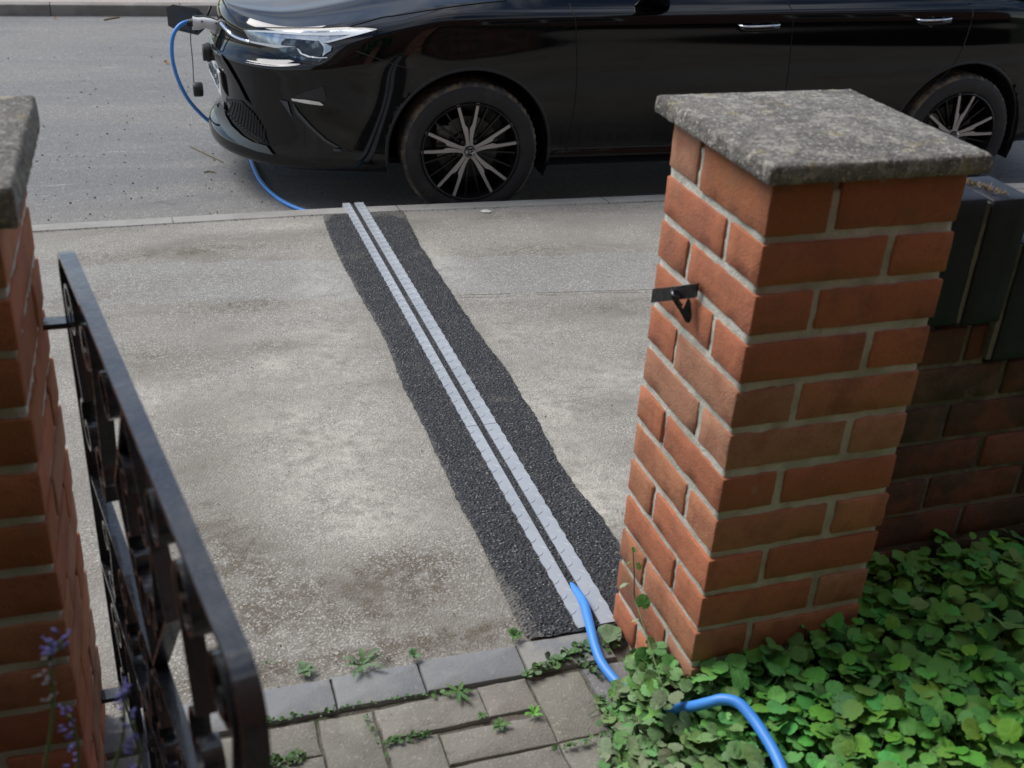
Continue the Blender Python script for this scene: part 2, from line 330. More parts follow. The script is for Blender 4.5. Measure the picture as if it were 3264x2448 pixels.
# kerb stones: real upstand, joints between stones
def kerbline(name, yf, sgn, top, bot, w, mat, x0, x1, L=.915, xo=0.0):
    mb = MB(); x = x0
    while x < x1:
        xa, xb = x+.003, min(x+L, x1)-.003
        K = 7; ring = []
        for i in range(K+1):
            xx = xa+(xb-xa)*i/K; y = yf(xx); t = top(xx, y); e = .0012*fbm((xx*9, y, 1)); b = .010
            ring.append([(xx, y+sgn*0, bot), (xx, y+sgn*0+e, t-b), (xx, y-sgn*b*.8+e, t+e), (xx, y-sgn*(w-.005), t+SL*(w if sgn > 0 else 0)+e), (xx, y-sgn*w, t-.004+SL*(w if sgn > 0 else 0)), (xx, y-sgn*w, bot)])
        vs = [v for r in ring for v in r]; m = 6; fs = []
        for i in range(K):
            for k in range(m-1): fs.append((i*m+k, i*m+k+1, (i+1)*m+k+1, (i+1)*m+k))
        fs += [tuple(range(m)), tuple(range(K*m, K*m+m))[::-1]]
        mb.add(vs, fs); x += L
    return tag(mb.build(name, mat, angle=40), kind='structure')
kerbline('kerb', kerb_y, 1, lambda x, y: gz(y), -.6, KW, M['kerb'], -11.62, 16)
kerbline('far_kerb', far_y, -1, lambda x, y: ROADZ+.075, -.6, .13, M['farkerb'], -14, 24)
def farp():
    mb = MB(); n = len(xs); vs = []
    for k, dy in enumerate((.13, .8, 1.6, 3.5)):
        for x in xs: vs.append((x, far_y(x)+dy, ROADZ+.073))
    mb.add(vs, [(j*n+i, j*n+i+1, (j+1)*n+i+1, (j+1)*n+i) for j in range(3) for i in range(n-1)])
    tag(mb.build('far_pavement', M['farpath'], smooth=True), kind='structure')
farp()
def footway():
    xf = sorted(set(list(np.linspace(-20, -3, 10))+list(np.arange(-3, 4.01, .03))+list(np.linspace(4.2, 20, 10))))
    yb = .283
    def joint(x): return 2.13-.155*(x-.24)
    for nm, mat, a, b in (('pavement', 'footway', 0, 1),):
        mb = MB(); n = len(xf); T = 90; vs = []
        for j in range(T+1):
            t = j/T
            for x in xf:
                y1 = kerb_y(x)-KW-.002; y = yb+(y1-yb)*t
                if j == 0: y += .006*fbm((x*14, 0, 5))
                if j == T: y += .004*fbm((x*20, 3, 5))
                d = y-joint(x)
                z = gz(y)+.004*fbm((x*1.2, y*1.2, 0), 2)-(.006*max(0, 1-abs(d)/.02) if x > .1 else .002*max(0, 1-abs(d)/.02))-.004
                vs.append((x, y, z))
        mb.add(vs, [(j*n+i, j*n+i+1, (j+1)*n+i+1, (j+1)*n+i) for j in range(T) for i in range(n-1)], mi=0); mb.c = []
        def blob(x, y, u, v, rx, ry):
            c = atg(u, v); return math.exp(-(((x-c.x)/rx)**2+((y-c.y)/ry)**2))
        LT = [(600, 900, .28, .42, .55), (760, 1010, .16, .30, .6), (690, 740, .16, .22, .6), (800, 1150, .14, .2, .5), (590, 785, .04, .05, 1.0), (930, 560, .10, .25, .8), (1180, 900, .10, .25, 1.0), (1280, 1060, .10, .16, 1.0), (1330, 820, .2, .3, .55), (700, 600, .12, .3, .6), (650, 485, .14, .05, .9), (300, 830, .2, .3, .4), (1100, 720, .12, .2, .5), (880, 455, .05, .06, .0)]
        DK = [(520, 660, .18, .09, .65), (440, 600, .3, .08, .45), (350, 545, .4, .07, .9), (200, 640, .2, .10, .7), (330, 780, .12, .14, .6), (420, 930, .10, .14, .5), (760, 1270, .22, .12, .6), (1130, 540, .35, .12, .55), (1330, 660, .2, .07, .6), (600, 740, .10, .05, .6), (560, 860, .2, .05, .25), (880, 1230, .12, .10, .7), (700, 1330, .3, .10, .55), (520, 1200, .12, .14, .7), (1000, 1370, .14, .04, .8), (620, 1440, .5, .03, .9), (430, 1050, .1, .25, .35), (1000, 470, .5, .035, .5), (1390, 760, .08, .1, .5)]
        LB = [(atg(u, v), rx, ry, w) for u, v, rx, ry, w in LT]; DB = [(atg(u, v), rx, ry, w) for u, v, rx, ry, w in DK]
        for x, y, z in vs:
            if not (-1.6 < x < 2.2): mb.c.append((.2, .2, 0)); continue
            q = .34*fbm((x*2.6, y*3, 1), 4); a = sum(w*math.exp(-(((x-c.x)/rx)**2+((y-c.y)/ry)**2)) for c, rx, ry, w in LB); b = sum(w*math.exp(-(((x-c.x)/rx)**2+((y-c.y)/ry)**2)) for c, rx, ry, w in DB)
            f = .75+.9*fbm((x*5, y*6, 8), 4)
            mb.c.append((min(1, max(0, (a+q)*f)), min(1, max(0, (b*1.25+.34*fbm((x*1.8, y*3.6, 4), 4))*f)), 0))
        mb.m = []; fcol = mb.c; mb.c = []
        for j in range(T):
            for i in range(n-1):
                x, y, _ = vs[j*n+i]; d = y-joint(x)
                mb.m.append(1 if 0 < d < .42+.0*x else 0)
        mb.c = fcol; tag(mb.build('pavement', [M['footway'], M['footband']], smooth=True), kind='structure')
    q = MB(); x = .22
    while x < 3:
        if fbm((x*6, 0, 2), 2) > -.12:
            for a_, b_ in ((x, x+.022),):
                w_ = .0016+.0014*fbm((x*30, 0, 5), 2); ya, yb2 = joint(a_)+.004*fbm((a_*12, 1, 1), 2), joint(b_)+.004*fbm((b_*12, 1, 1), 2)
                q.add([(a_, ya-w_, gz(ya)+.0015), (b_, yb2-w_, gz(yb2)+.0015), (b_, yb2+w_, gz(yb2)+.0015), (a_, ya+w_, gz(ya)+.0015)], [(0, 1, 2, 3)])
        x += .022
    tag(q.build('pavement_joint', M['soil']), kind='structure')
footway()
# black tarmac trench patch: ragged rim, dust blown in at the edges
PL = [atg(*p) for p in [(697, 466), (712, 510), (745, 580), (790, 660), (835, 740), (868, 830), (905, 900), (940, 975), (975, 1050), (1003, 1110), (1035, 1165), (1080, 1265), (1122, 1352)]]
PR = [atg(*p) for p in [(872, 458), (905, 525), (980, 640), (1030, 715), (1095, 800), (1165, 915), (1200, 985), (1250, 1060), (1290, 1105), (1335, 1170)]]
def patch():
    PLs = crv([(p.x, p.y, 0) for p in PL], 10); PRs = [(p.x, p.y) for p in PR]+[(.115, .42), (.10, .284)]
    ly = [p.y for p in PLs][::-1]; lx = [p.x for p in PLs][::-1]; ry = [p[1] for p in PRs][::-1]; rx = [p[0] for p in PRs][::-1]
    ys = np.arange(.284, 3.19, .0095); W = 44; mb = MB(); vs = []; cs = []
    for y in ys:
        a = np.interp(y, ly, lx)+.007*fbm((0, y*9, 1), 4)+.006*mn.noise(Vector((0, y*70, 3)))
        b = np.interp(y, ry, rx)+.006*fbm((4, y*8, 1), 4)+.006*mn.noise(Vector((6, y*70, 3)))
        for i in range(W+1):
            t = i/W; x = a+(b-a)*t; e = min(t, 1-t)*(b-a); ye = (3.18-y)
            w = max(.0, 1-e/.060)*.58+max(0, 1-ye/.12)*.45+.12*max(0, fbm((x*8, y*5, 3), 3))
            if y > 3.0 and x > .12: w += .35*sstep(3.0, 3.12, y)
            if y < .6: w += .26*sstep(.62, .38, y)
            z = gz(y)+.0045-.004*max(0, 1-e/.01)+.0035*fbm((x*40, y*40, 0), 2)
            yy = y+(.008*fbm((x*20, 9, 1)) if y in (ys[0], ys[-1]) else 0)
            vs.append((x, yy, z)); cs.append((min(1, w), 0, 0))
    n = W+1; fs = [(j*n+i, j*n+i+1, (j+1)*n+i+1, (j+1)*n+i) for j in range(len(ys)-1) for i in range(W)]
    mb.add(vs, fs); mb.c = cs
    tag(mb.build('tarmac_patch', M['patch'], smooth=True), kind='structure')
patch()
# path of block pavers + grey edging
def block(mb, x0, x1, y0, y1, z, col, r=.004, rot=0, h=.05, jit=.0045):
    cx, cy = (x0+x1)/2, (y0+y1)/2; hx, hy = (x1-x0)/2, (y1-y0)/2; n = 10
    def ringpts(inset, zz):
        P = []
        for k in range(4*n):
            s, i = divmod(k, n); t = i/n*2-1
            x, y = [(t, -1), (1, t), (-t, 1), (-1, -t)][s]
            x *= hx-inset; y *= hy-inset
            e = jit*fbm(((cx+x)*25, (cy+y)*25, 7))
            x += e; y += e*.7; q = math.cos(rot), math.sin(rot)
            P.append((cx+x*q[0]-y*q[1], cy+x*q[1]+y*q[0], zz+.0008*fbm(((cx+x)*40, (cy+y)*40, 2))))
        return P
    rings = [ringpts(0, z-h), ringpts(0, z-r), ringpts(r*.35, z-r*.3), ringpts(r, z)]
    vs = [p for R in rings for p in R]; m = 4*n; fs = []
    for a in range(3):
        for k in range(m): fs.append((a*m+k, a*m+(k+1) % m, (a+1)*m+(k+1) % m, (a+1)*m+k))
    vs.append((cx, cy, z)); fs += [(3*m+k, 3*m+(k+1) % m, 4*m) for k in range(m)]
    mb.add(vs, fs, col)
def shade(c, a=.12):
    k = 1+random.uniform(-a, a); return tuple(c*k*(1+random.uniform(-.015, .015)) for c in c) if isinstance(c, tuple) else (c*k,)*3
mb = MB()
pav = [(-.672, -.596, .118, .192, 0), (-.586, -.497, .012, .19, 0), (-.487, -.307, .120, .188, 1), (-.300, -.215, .126, .196, 0), (-.205, -.112, .042, .190, 0),
       (-.394, -.212, .040, .103, 0), (-.487, -.402, -.062, .108, 0), (-.682, -.594, -.06, .108, 0), (-.386, -.212, -.045, .030, 0), (-.204, -.04, -.055, .034, 0),
       (-.586, -.497, -.17, .002, 0), (-.10, -.015, .045, .19, 2), (-.77, -.684, -.06, .19, 0), (-.95, -.78, .10, .19, 0), (-.95, -.78, .0, .09, 0)]
for i, (a, b, c, d, k) in enumerate(pav):
    block(mb, a-.0028, b+.0028, c-.0028, d+.0028, -.004+random.uniform(-.002, .002)+(.003 if k == 1 else 0), shade((1, 1, 1), .10) if k < 2 else (.75, .8, .95), rot=random.uniform(-.02, .02))
for j in range(8):
    for i in range(10):
        y = -.16-j*.105; x = -1.05+i*.195+(j % 2)*.095
        if y > -.18 and -.6 < x < -.3: continue
        block(mb, x, x+.187, y, y+.094, -.004, shade((1, 1, 1), .1))
tag(mb.build('path', M['paver'], angle=30), kind='structure')
mb = MB()
xe = [-1.02, -.845, -.672, -.550, -.392, -.2035, -.030]
for i in range(len(xe)-1):
    block(mb, xe[i]+.0015, xe[i+1]-.0015, .204-.01*(i < 3)*0, .283, .001, shade((1, 1, 1), .08) if i != 5 else (1.15, 1.1, 1.0), rot=-.02+random.uniform(-.006, .006), jit=.0022)
block(mb, -.026, .04, .235, .283, -.003, (.8, .8, .8))
tag(mb.build('path_edging', M['edging'], angle=30), kind='structure')
sheet('joint_dirt', np.arange(-2.2, .6, .02), np.arange(-2.0, .29, .02), lambda x, y: -.0095, M['dirtjoint'], nscale=30, amp=.004)

# ------------------------------------------------------------------ brickwork
def brick(mb, lo, hi, col, r=.0018, faces=None):
    """a worn brick: subdivided box, rounded arrises, slightly uneven faces"""
    lo = Vector(lo); hi = Vector(hi); c = (lo+hi)/2; h = (hi-lo)/2
    seed = random.uniform(0, 100)
    ns = [max(2, int(round(2*h[i]/.012))) for i in range(3)]
    V_ = {}; vs = []; fs = []
    def vid(i, j, k):
        key = (i, j, k)
        if key not in V_:
            p = []
            for ax, q in enumerate(key):
                n = ns[ax]
                if q == 0: t = -1
                elif q == n: t = 1
                else:
                    t = -1+2*q/n
                    if q == 1: t = -1+min(r*1.2/h[ax], 2/n)
                    if q == n-1: t = 1-min(r*1.2/h[ax], 2/n)
                p.append(t*h[ax])
            p = Vector(p)
            core = Vector([max(-h[a]+r, min(h[a]-r, p[a])) for a in range(3)]); d = p-core
            if d.length > 1e-7: p = core+d.normalized()*min(d.length, r)
            w = p+c; nn = d.normalized() if d.length > 1e-7 else Vector((0, 0, 0))
            e = fbm((w.x*22+seed, w.y*22, w.z*22), 3)*.0016+fbm((w.x*90+seed, w.y*90, w.z*90), 2)*.0010
            if d.length > r*1.15: e -= .0040*max(0, fbm((w.x*38+seed, w.y*38, w.z*38), 2)+.08)
            vs.append(w+nn*e); V_[key] = len(vs)-1
        return V_[key]
    for ax in range(3):
        a1, a2 = (ax+1) % 3, (ax+2) % 3
        for side in (0, ns[ax]):
            for i in range(ns[a1]):
                for j in range(ns[a2]):
                    q = []
                    for di, dj in ((0, 0), (1, 0), (1, 1), (0, 1)):
                        key = [0, 0, 0]; key[ax] = side; key[a1] = i+di; key[a2] = j+dj; q.append(vid(*key))
                    fs.append(tuple(q) if side else tuple(q[::-1]))
    mb.add(vs, fs, col)
def brickcol():
    k = random.random()
    if k < .12: return shade((.85, .80, .62), .08)
    if k < .24: return shade((.95, 1.25, 1.45), .1)
    if k < .45: return shade((1.05, 1.2, 1.2), .08)
    return shade((1.0, .95, .9), .13)
CH = .075
def pillar(name, org, rz, mir, ztop, zb, capz, capt, label, sx, sy, capover):
    root = empty(name, (org[0], org[1], 0), rz)
    mbb = MB(); W = .3275; m = .005; n = int((ztop-zb)/CH)+2
    for k in range(n):
        z1 = ztop-k*CH; z0 = z1-CH+.0140; z1 = capz-.004 if k == 0 else z1
        if z1 < zb: break
        A = [((0, .0), (.1025, .215)), ((.1125, 0), (W, .1025)), ((.225, .1125), (W, W)), ((0, .225), (.215, W))]
        if k % 2: A = [((0, 0), (.215, .1025)), ((.225, 0), (W, .215)), ((.1125, .225), (W, W)), ((0, .1125), (.1025, W))]
        for (a0, b0), (a1, b1) in A:
            j = lambda: random.uniform(-.0018, .0018)
            x0, x1, y0, y1 = a0*sx+(.002 if a0 > .05 else 0), a1*sx-(.002 if a1 < .32 else 0), b0*sy+(.002 if b0 > .05 else 0), b1*sy-(.002 if b1 < .32 else 0)
            if mir: x0, x1 = -x1, -x0
            tz = random.uniform(-.0015, .0015)
            brick(mbb, (x0+j(), y0+j(), z0+tz), (x1+j(), y1+j(), z1+tz), brickcol())
    bw = mbb.build('brickwork', M['brick'], root, smooth=True)
    # mortar core, slightly recessed and uneven
    mm = MB(); d = .0042; N1 = 24; zz = np.arange(zb-.05, ztop-.003, .0065); ring = []
    for z in zz:
        R = []
        for s in range(4):
            for i in range(N1):
                t = i/N1
                x, y = [(t, 0), (1, t), (1-t, 1), (0, 1-t)][s]
                X = d+x*(W*sx-2*d); Y = d+y*(W*sy-2*d); e = .0045*fbm((X*45, Y*45, z*45), 4)
                nx, ny = [(0, -1), (1, 0), (0, 1), (-1, 0)][s]
                X += nx*e; Y += ny*e
                R.append(((-X if mir else X), Y, z))
        ring.append(R)
    n4 = 4*N1; vs = [p for R in ring for p in R]; fs = []
    for a in range(len(ring)-1):
        for k in range(n4):
            f = (a*n4+k, a*n4+(k+1) % n4, (a+1)*n4+(k+1) % n4, (a+1)*n4+k); fs.append(f if not mir else f[::-1])
    top = len(vs)-n4; fs.append(tuple(range(top, len(vs))))
    mm.add(vs, fs); mm.build('mortar', M['mortar'], root, smooth=True)
    # bedding under the cap
    bd = MB(); q = .012; bx0, bx1 = (q, W*sx-q); 
    if mir: bx0, bx1 = -bx1, -bx0
    bd.box((bx0, q, ztop-.02), (bx1, W*sy-q, capz+.003)); bd.build('cap_bedding', M['mortar'], root)
    # cap stone: weathered slab, shallow weathering falls and a chipped edge
    cp = MB(); (ox0, ox1, oy0, oy1) = capover; G = 44
    if mir: ox0, ox1 = -ox1, -ox0
    def prof(x, y, top):
        u = min(x-ox0, ox1-x); v = min(y-oy0, oy1-y); e = min(u, v)
        return e
    vs = []; fs = []; lay = [(0, 0.006), (0.0, 0.0), (.0, None), (.006, None)]
    # rings from bottom inner -> bottom edge -> top edge -> top inner -> centre
    levels = [(.05, capz), (.002, capz), (0, capz+.002), (0, capz+capt*.35), (.0, capz+capt*.7), (.0006, capz+capt-.003), (.004, capz+capt), (.03, capz+capt+.001), (.06, capz+capt+.003), (.09, capz+capt+.005), (.12, capz+capt+.0065), (.15, capz+capt+.0075)]
    for li, (ins, z) in enumerate(levels):
        for s in range(4):
            for i in range(G):
                t = i/G; x, y = [(t, 0), (1, t), (1-t, 1), (0, 1-t)][s]
                X = ox0+ins+x*(ox1-ox0-2*ins); Y = oy0+ins+y*(oy1-oy0-2*ins)
                cxx, cyy = (ox0+ox1)/2, (oy0+oy1)/2; dd = Vector((X-cxx, Y-cyy, 0)).normalized()
                e = (.0030*fbm((X*55, Y*55, z*55+5), 4) if 1 <= li <= 6 else 0)
                rough = .0016*fbm((X*90, Y*90, z*90), 3)
                if li in (5, 6): e -= .006*max(0, fbm((X*26, Y*26, 9), 3)-.12)
                vs.append((X+dd.x*e, Y+dd.y*e, z+(rough*.6 if li > 4 else rough)))
    g4 = 4*G
    for a in range(len(levels)-1):
        for k in range(g4):
            f = (a*g4+k, a*g4+(k+1) % g4, (a+1)*g4+(k+1) % g4, (a+1)*g4+k); fs.append(f)
    fs.append(tuple(range((len(levels)-1)*g4, len(levels)*g4))); fs.append(tuple(range(g4))[::-1])
    cp.add(vs, fs); cp.build('cap_stone', M['coping'], root, smooth=True)
    tag(root, label, 'gate pillar', 'brick gate pillars')
    return root
pr = pillar('gate_pillar', (0, 0), 0, False, .965, -.08, .982, .027,
            'red brick gate pillar with a black latch keeper on its side, standing in green ground cover', .947, .925, (-.020, .325, -.022, .330))
pl = pillar('gate_pillar', (-.935, .0), -.0355, True, .9706, -.3, .984, .046,
            'red brick gate pillar at the left edge that the black iron gate hangs from', .99, .925, (-.022, .36, -.020, .345))
# latch keeper fixed to the pillar's gate side: plate standing off the wall with a hanging forked tongue
lk = MB()
n_ = (0, 0, 1)
def lp(y, z, x): return (x, y, z)
a0 = atp(1412, 624, (1, 0, 0), -.040); a1 = atp(1508, 612, (1, 0, 0), -.004)
a2 = atp(1412, 653, (1, 0, 0), -.040)
ta, tb = a0, a1; hgt = .023
mbk = MB(); dirv = (tb-ta); nn = dirv.cross(Vector((0, 0, 1))).normalized()*.003
for (P0, P1) in [(ta, tb)]:
    vs = [P0+nn, P1+nn, P1+nn-Vector((0, 0, hgt)), P0+nn-Vector((0, 0, hgt)), P0-nn, P1-nn, P1-nn-Vector((0, 0, hgt)), P0-nn-Vector((0, 0, hgt))]
    mbk.add(vs, [(0, 1, 2, 3), (7, 6, 5, 4), (0, 4, 5, 1), (1, 5, 6, 2), (2, 6, 7, 3), (3, 7, 4, 0)])
kp = relative(mbk.build('latch_plate', M['iron']), pr)
mt = ta.lerp(tb, .42); cdir = (Vector(CP)-mt); cdir.z = 0; cdir.normalize()
# tongue: shield-shaped plate with a V notch and an eye, leaning off the plate towards the path
pl2 = [(1459, 640), (1463, 652), (1472, 662), (1476, 668), (1480, 659), (1486, 645), (1490, 646), (1492, 655), (1494, 672), (1494, 688), (1490, 697), (1483, 696), (1478, 688), (1470, 673), (1461, 659), (1454, 648), (1450, 636)]
NL = Vector((-.62, -.75, .22)).normalized(); pp = [atp(u, v, tuple(NL), NL.dot(mt)+.012) for u, v in pl2]
tg = MB(); nn2 = NL*.0035; k = len(pp)
tg.add([p-nn2 for p in pp]+[p+nn2 for p in pp], [tuple(range(k)), tuple(range(k, 2*k))[::-1]]+[(i, (i+1) % k, k+(i+1) % k, k+i) for i in range(k)])
relative(tg.build('latch_tongue', M['iron']), pr)
tg = MB(); tg.tube([mt-Vector((0, 0, .004)), pp[0].lerp(pp[16], .5), pp[2]], .0035, 8); relative(tg.build('latch_pin', M['iron'], smooth=True), pr)

# garden wall beyond the right pillar, blue engineering-brick soldiers stepping down
gw = empty('garden_wall', (.32, .11, 0))
wb = MB(); mm = MB(); WX = .3115; wy = .112
def topz(x): return .668-.075*int(max(0, (x-.538)/.163+1)) if x > .538 else .668
for k in range(14):
    z1 = .668-k*CH; off = -.12 if k % 2 else -.01
    x = WX-.01+off
    while x < 3.4:
        L_ = .205
        a = max(x, WX); b = x+L_-.01
        if z1 > topz(b)+.01: b = min(b, .538+.163*int(max(0, (a-.538)/.163+1))-.008)
        if b > a+.02 and z1 <= topz((a+b)/2)+.01:
            kk = random.random(); brick(wb, (a, wy+random.uniform(-.002, .002), z1-CH+.011), (b, wy+.1, z1), shade((1, 1, 1), .25) if kk < .8 else shade((.8, 1.2, 1.3), .2))
        x += L_
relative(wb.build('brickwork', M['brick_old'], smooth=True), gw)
nx = 300; vs = []; fs = []
xsW = np.linspace(WX, 3.4, nx)
for x in xsW:
    t = topz(x)
    for j in range(50):
        z = -.4+(t+.4)*j/49; vs.append((x, wy+.005+.003*fbm((x*40, z*40, 2), 3), z))
for i in range(nx-1):
    for j in range(49): fs.append((i*50+j, (i+1)*50+j, (i+1)*50+j+1, i*50+j+1))
mm.add(vs, fs)
for i in range(nx-1):
    x0, x1 = xsW[i], xsW[i+1]; t = topz(x0)
    mm.add([(x0, wy+.005, t), (x1, wy+.005, t), (x1, wy+.095, t), (x0, wy+.095, t), (x0, wy+.095, -.4), (x1, wy+.095, -.4)], [(0, 1, 2, 3), (3, 2, 5, 4)])
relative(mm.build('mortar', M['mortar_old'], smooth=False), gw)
# blue soldiers: joints seen at the first step
steps = [(.300, .371, .895), (.380, .449, .895), (.457, .533, .893)]
x = .541; z = .818
while x < 3.3:
    for i in range(2): steps.append((x, x+.073, z)); x += .0815
    z -= .075
for i, (a, b, z) in enumerate(steps):
    if z < .2: break
    q = MB(); brick(q, (max(a, .313), .100+random.uniform(-.003, .002), z-.213), (b, .205, z+random.uniform(-.003, .001)), shade((1, 1, 1), .2), r=.002)
    if i < 60: relative(q.build('coping_brick', M['bluebrick'], smooth=True), gw)
mj = MB()
for i, (a, b, z) in enumerate(steps):
    if z < .2 or i+1 >= len(steps): continue
    zz = min(z, steps[i+1][2]); mj.box((b-.002, .1025, zz-.21), (steps[i+1][0]+.002, .199, zz-.006))
relative(mj.build('coping_mortar', M['mortar_old']), gw)
tag(gw, 'dirty red brick garden wall with stepped dark blue coping bricks, right of the pillar', 'wall')
# dry moss tuft on the coping joint
tf = MB()
for i in range(90):
    t = random.random(); p = Vector((.452+.030*t+random.gauss(0, .004), .195-.09*t+random.gauss(0, .003), .897))
    tf.tube([p, p+Vector((random.gauss(0, .006), random.gauss(0, .006), .003+random.random()*.004))], .0008, 3, shade((1, 1, 1), .4))
tag(tf.build('moss_tuft', M['wood']), 'small dry brown moss tuft in the blue coping joint beside the pillar', 'moss')

# wall on the far side of the left pillar (same garden wall, out of frame to the left)
lw = MB()
for k in range(12):
    x = -1.28-(k % 2)*.1
    while x > -2.4:
        brick(lw, (x-.205, .12, .72-k*CH+.01-CH), (x, .22, .72-k*CH), shade((1, 1, 1), .2)); x -= .215
lw.box((-2.5, .128, -.3), (-1.26, .212, .71), (.9, 1.6, 1.9))
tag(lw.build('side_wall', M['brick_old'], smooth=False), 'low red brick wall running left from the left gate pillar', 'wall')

# ------------------------------------------------------------------ iron gate (open, swung in towards the camera)
GA = Vector((-.8885, .262, 0)); GB = Vector((-.7545, -.622, 0)); GD = (GB-GA).normalized(); GN = Vector((GD.y, -GD.x, 0)); GL = (GB-GA).length; GT = .853
gate = empty('iron_gate', GA)
def gp(a, z): return GA+GD*a+Vector((0, 0, z))
def gstrip(name, pts, w=.020, t=.007, par=gate, n=1):
    q = MB(); q.sweep([gp(a, z) for a, z in pts], GN, w, t); o = q.build(name, M['iron'], angle=50); relative(o, gate); return o
def arc(ca, cz, r, a0, a1, n=12): return [(ca+r*math.cos(R_(a0+(a1-a0)*i/n)), cz+r*math.sin(R_(a0+(a1-a0)*i/n))) for i in range(n+1)]
rc = .042
gstrip('frame', [(0, .06)]+arc(rc, GT-rc, rc, 180, 90)+arc(GL-rc, GT-rc, rc, 90, 0)+[(GL, .06)], .0195, .008)
gstrip('bottom_rail', [(0, .10), (GL, .10)], .02, .008); gstrip('middle_rail', [(0, .34), (GL, .34)], .02, .008)
gstrip('inner_rail', [(.0, .62), (.16, .62), (.19, .59), (GL-.19, .59), (GL-.16, .62), (GL, .62)][:0] or [(0.0, .50), (GL, .50)], .016, .006)
def spiral(ca, cz, r0, r1, a0, turns, n=34):
    return [(ca+(r0+(r1-r0)*i/n)*math.cos(R_(a0+360*turns*i/n)), cz+(r0+(r1-r0)*i/n)*math.sin(R_(a0+360*turns*i/n))) for i in range(n+1)]
def scroll(ca, cz, h, s, flip=1):   # an S/C scroll: two spirals joined by an arc
    top = spiral(ca, cz+h/2-s, .006, s, 90 if flip > 0 else 90, 1.25*flip)
    bot = spiral(ca, cz-h/2+s, s, .006, -90+(180 if flip > 0 else 0)+(0), 1.25*flip)
    return top+bot
# upper panel: pairs of C scrolls about a central diamond, lower panel: bars
mid = GL/2
for i, (ca, f) in enumerate([(.075, 1), (.19, -1), (GL-.19, 1), (GL-.075, -1)]):
    gstrip('scroll', scroll(ca, .70, .26, .044, f), .0195, .0055)
gstrip('diamond', [(mid-.135, .675), (mid, .845), (mid+.135, .675), (mid, .505), (mid-.135, .675)], .018, .006)
for i, ca in enumerate((mid-.055, mid+.055)):
    gstrip('scroll', scroll(ca, .675, .17, .030, -1 if i else 1), .018, .005)
for i, ca in enumerate((.12, .245, .37, .45, .575, .70)):
    gstrip('scroll', scroll(ca, .42, .145, .030, 1 if i % 2 else -1), .018, .005)
for i in range(6): gstrip('bar', [(GL*(i+1)/7, .10), (GL*(i+1)/7, .34)], .010, .010)
for i in range(7):
    a_ = .065+i*(GL-.13)/6
    gstrip('ring', arc(a_, .795 if i not in (3,) else .60, .026, 0, 360, 20), .019, .005)
for i in range(4): gstrip('scroll', scroll(.10+i*(GL-.20)/3, .22, .21, .042, -1 if i % 2 else 1), .019, .0055)
# latch box near the free end
q = MB(); 
for (a, z, w, h, t) in [(GL-.03, .60, .05, .05, .028)]:
    Mx = Matrix(((GD.x, GN.x, 0, 0), (GD.y, GN.y, 0, 0), (0, 0, 1, 0), (0, 0, 0, 1)))
    c = gp(a, z); q.box((-w/2, -t/2, -h/2), (w/2, t/2, h/2), M=Matrix.Translation(c) @ Mx)
q.tube([gp(GL-.06, .565), gp(GL-.06, .64)], .008, 10); relative(q.build('latch', M['iron'], angle=40), gate)
for zz in (.74, .065):
    q = MB(); base = gp(-.004, zz); q.box((-.062, -.012, -.004), (.004, .012, .004), M=Matrix.Translation(base))
    relative(q.build('hinge_arm', M['iron'], angle=40), gate)
    q = MB(); q.tube([gp(-.008, zz), gp(-.008, zz+.05)], [.009]*2, 12); q.tube([gp(-.008, zz+.05), gp(-.008, zz+.068)], [.0065, .005], 12); relative(q.build('hinge_pin', M['iron'], angle=40), gate)
tag(gate, 'black wrought iron garden gate with scrolls, standing open beside the left pillar', 'gate')

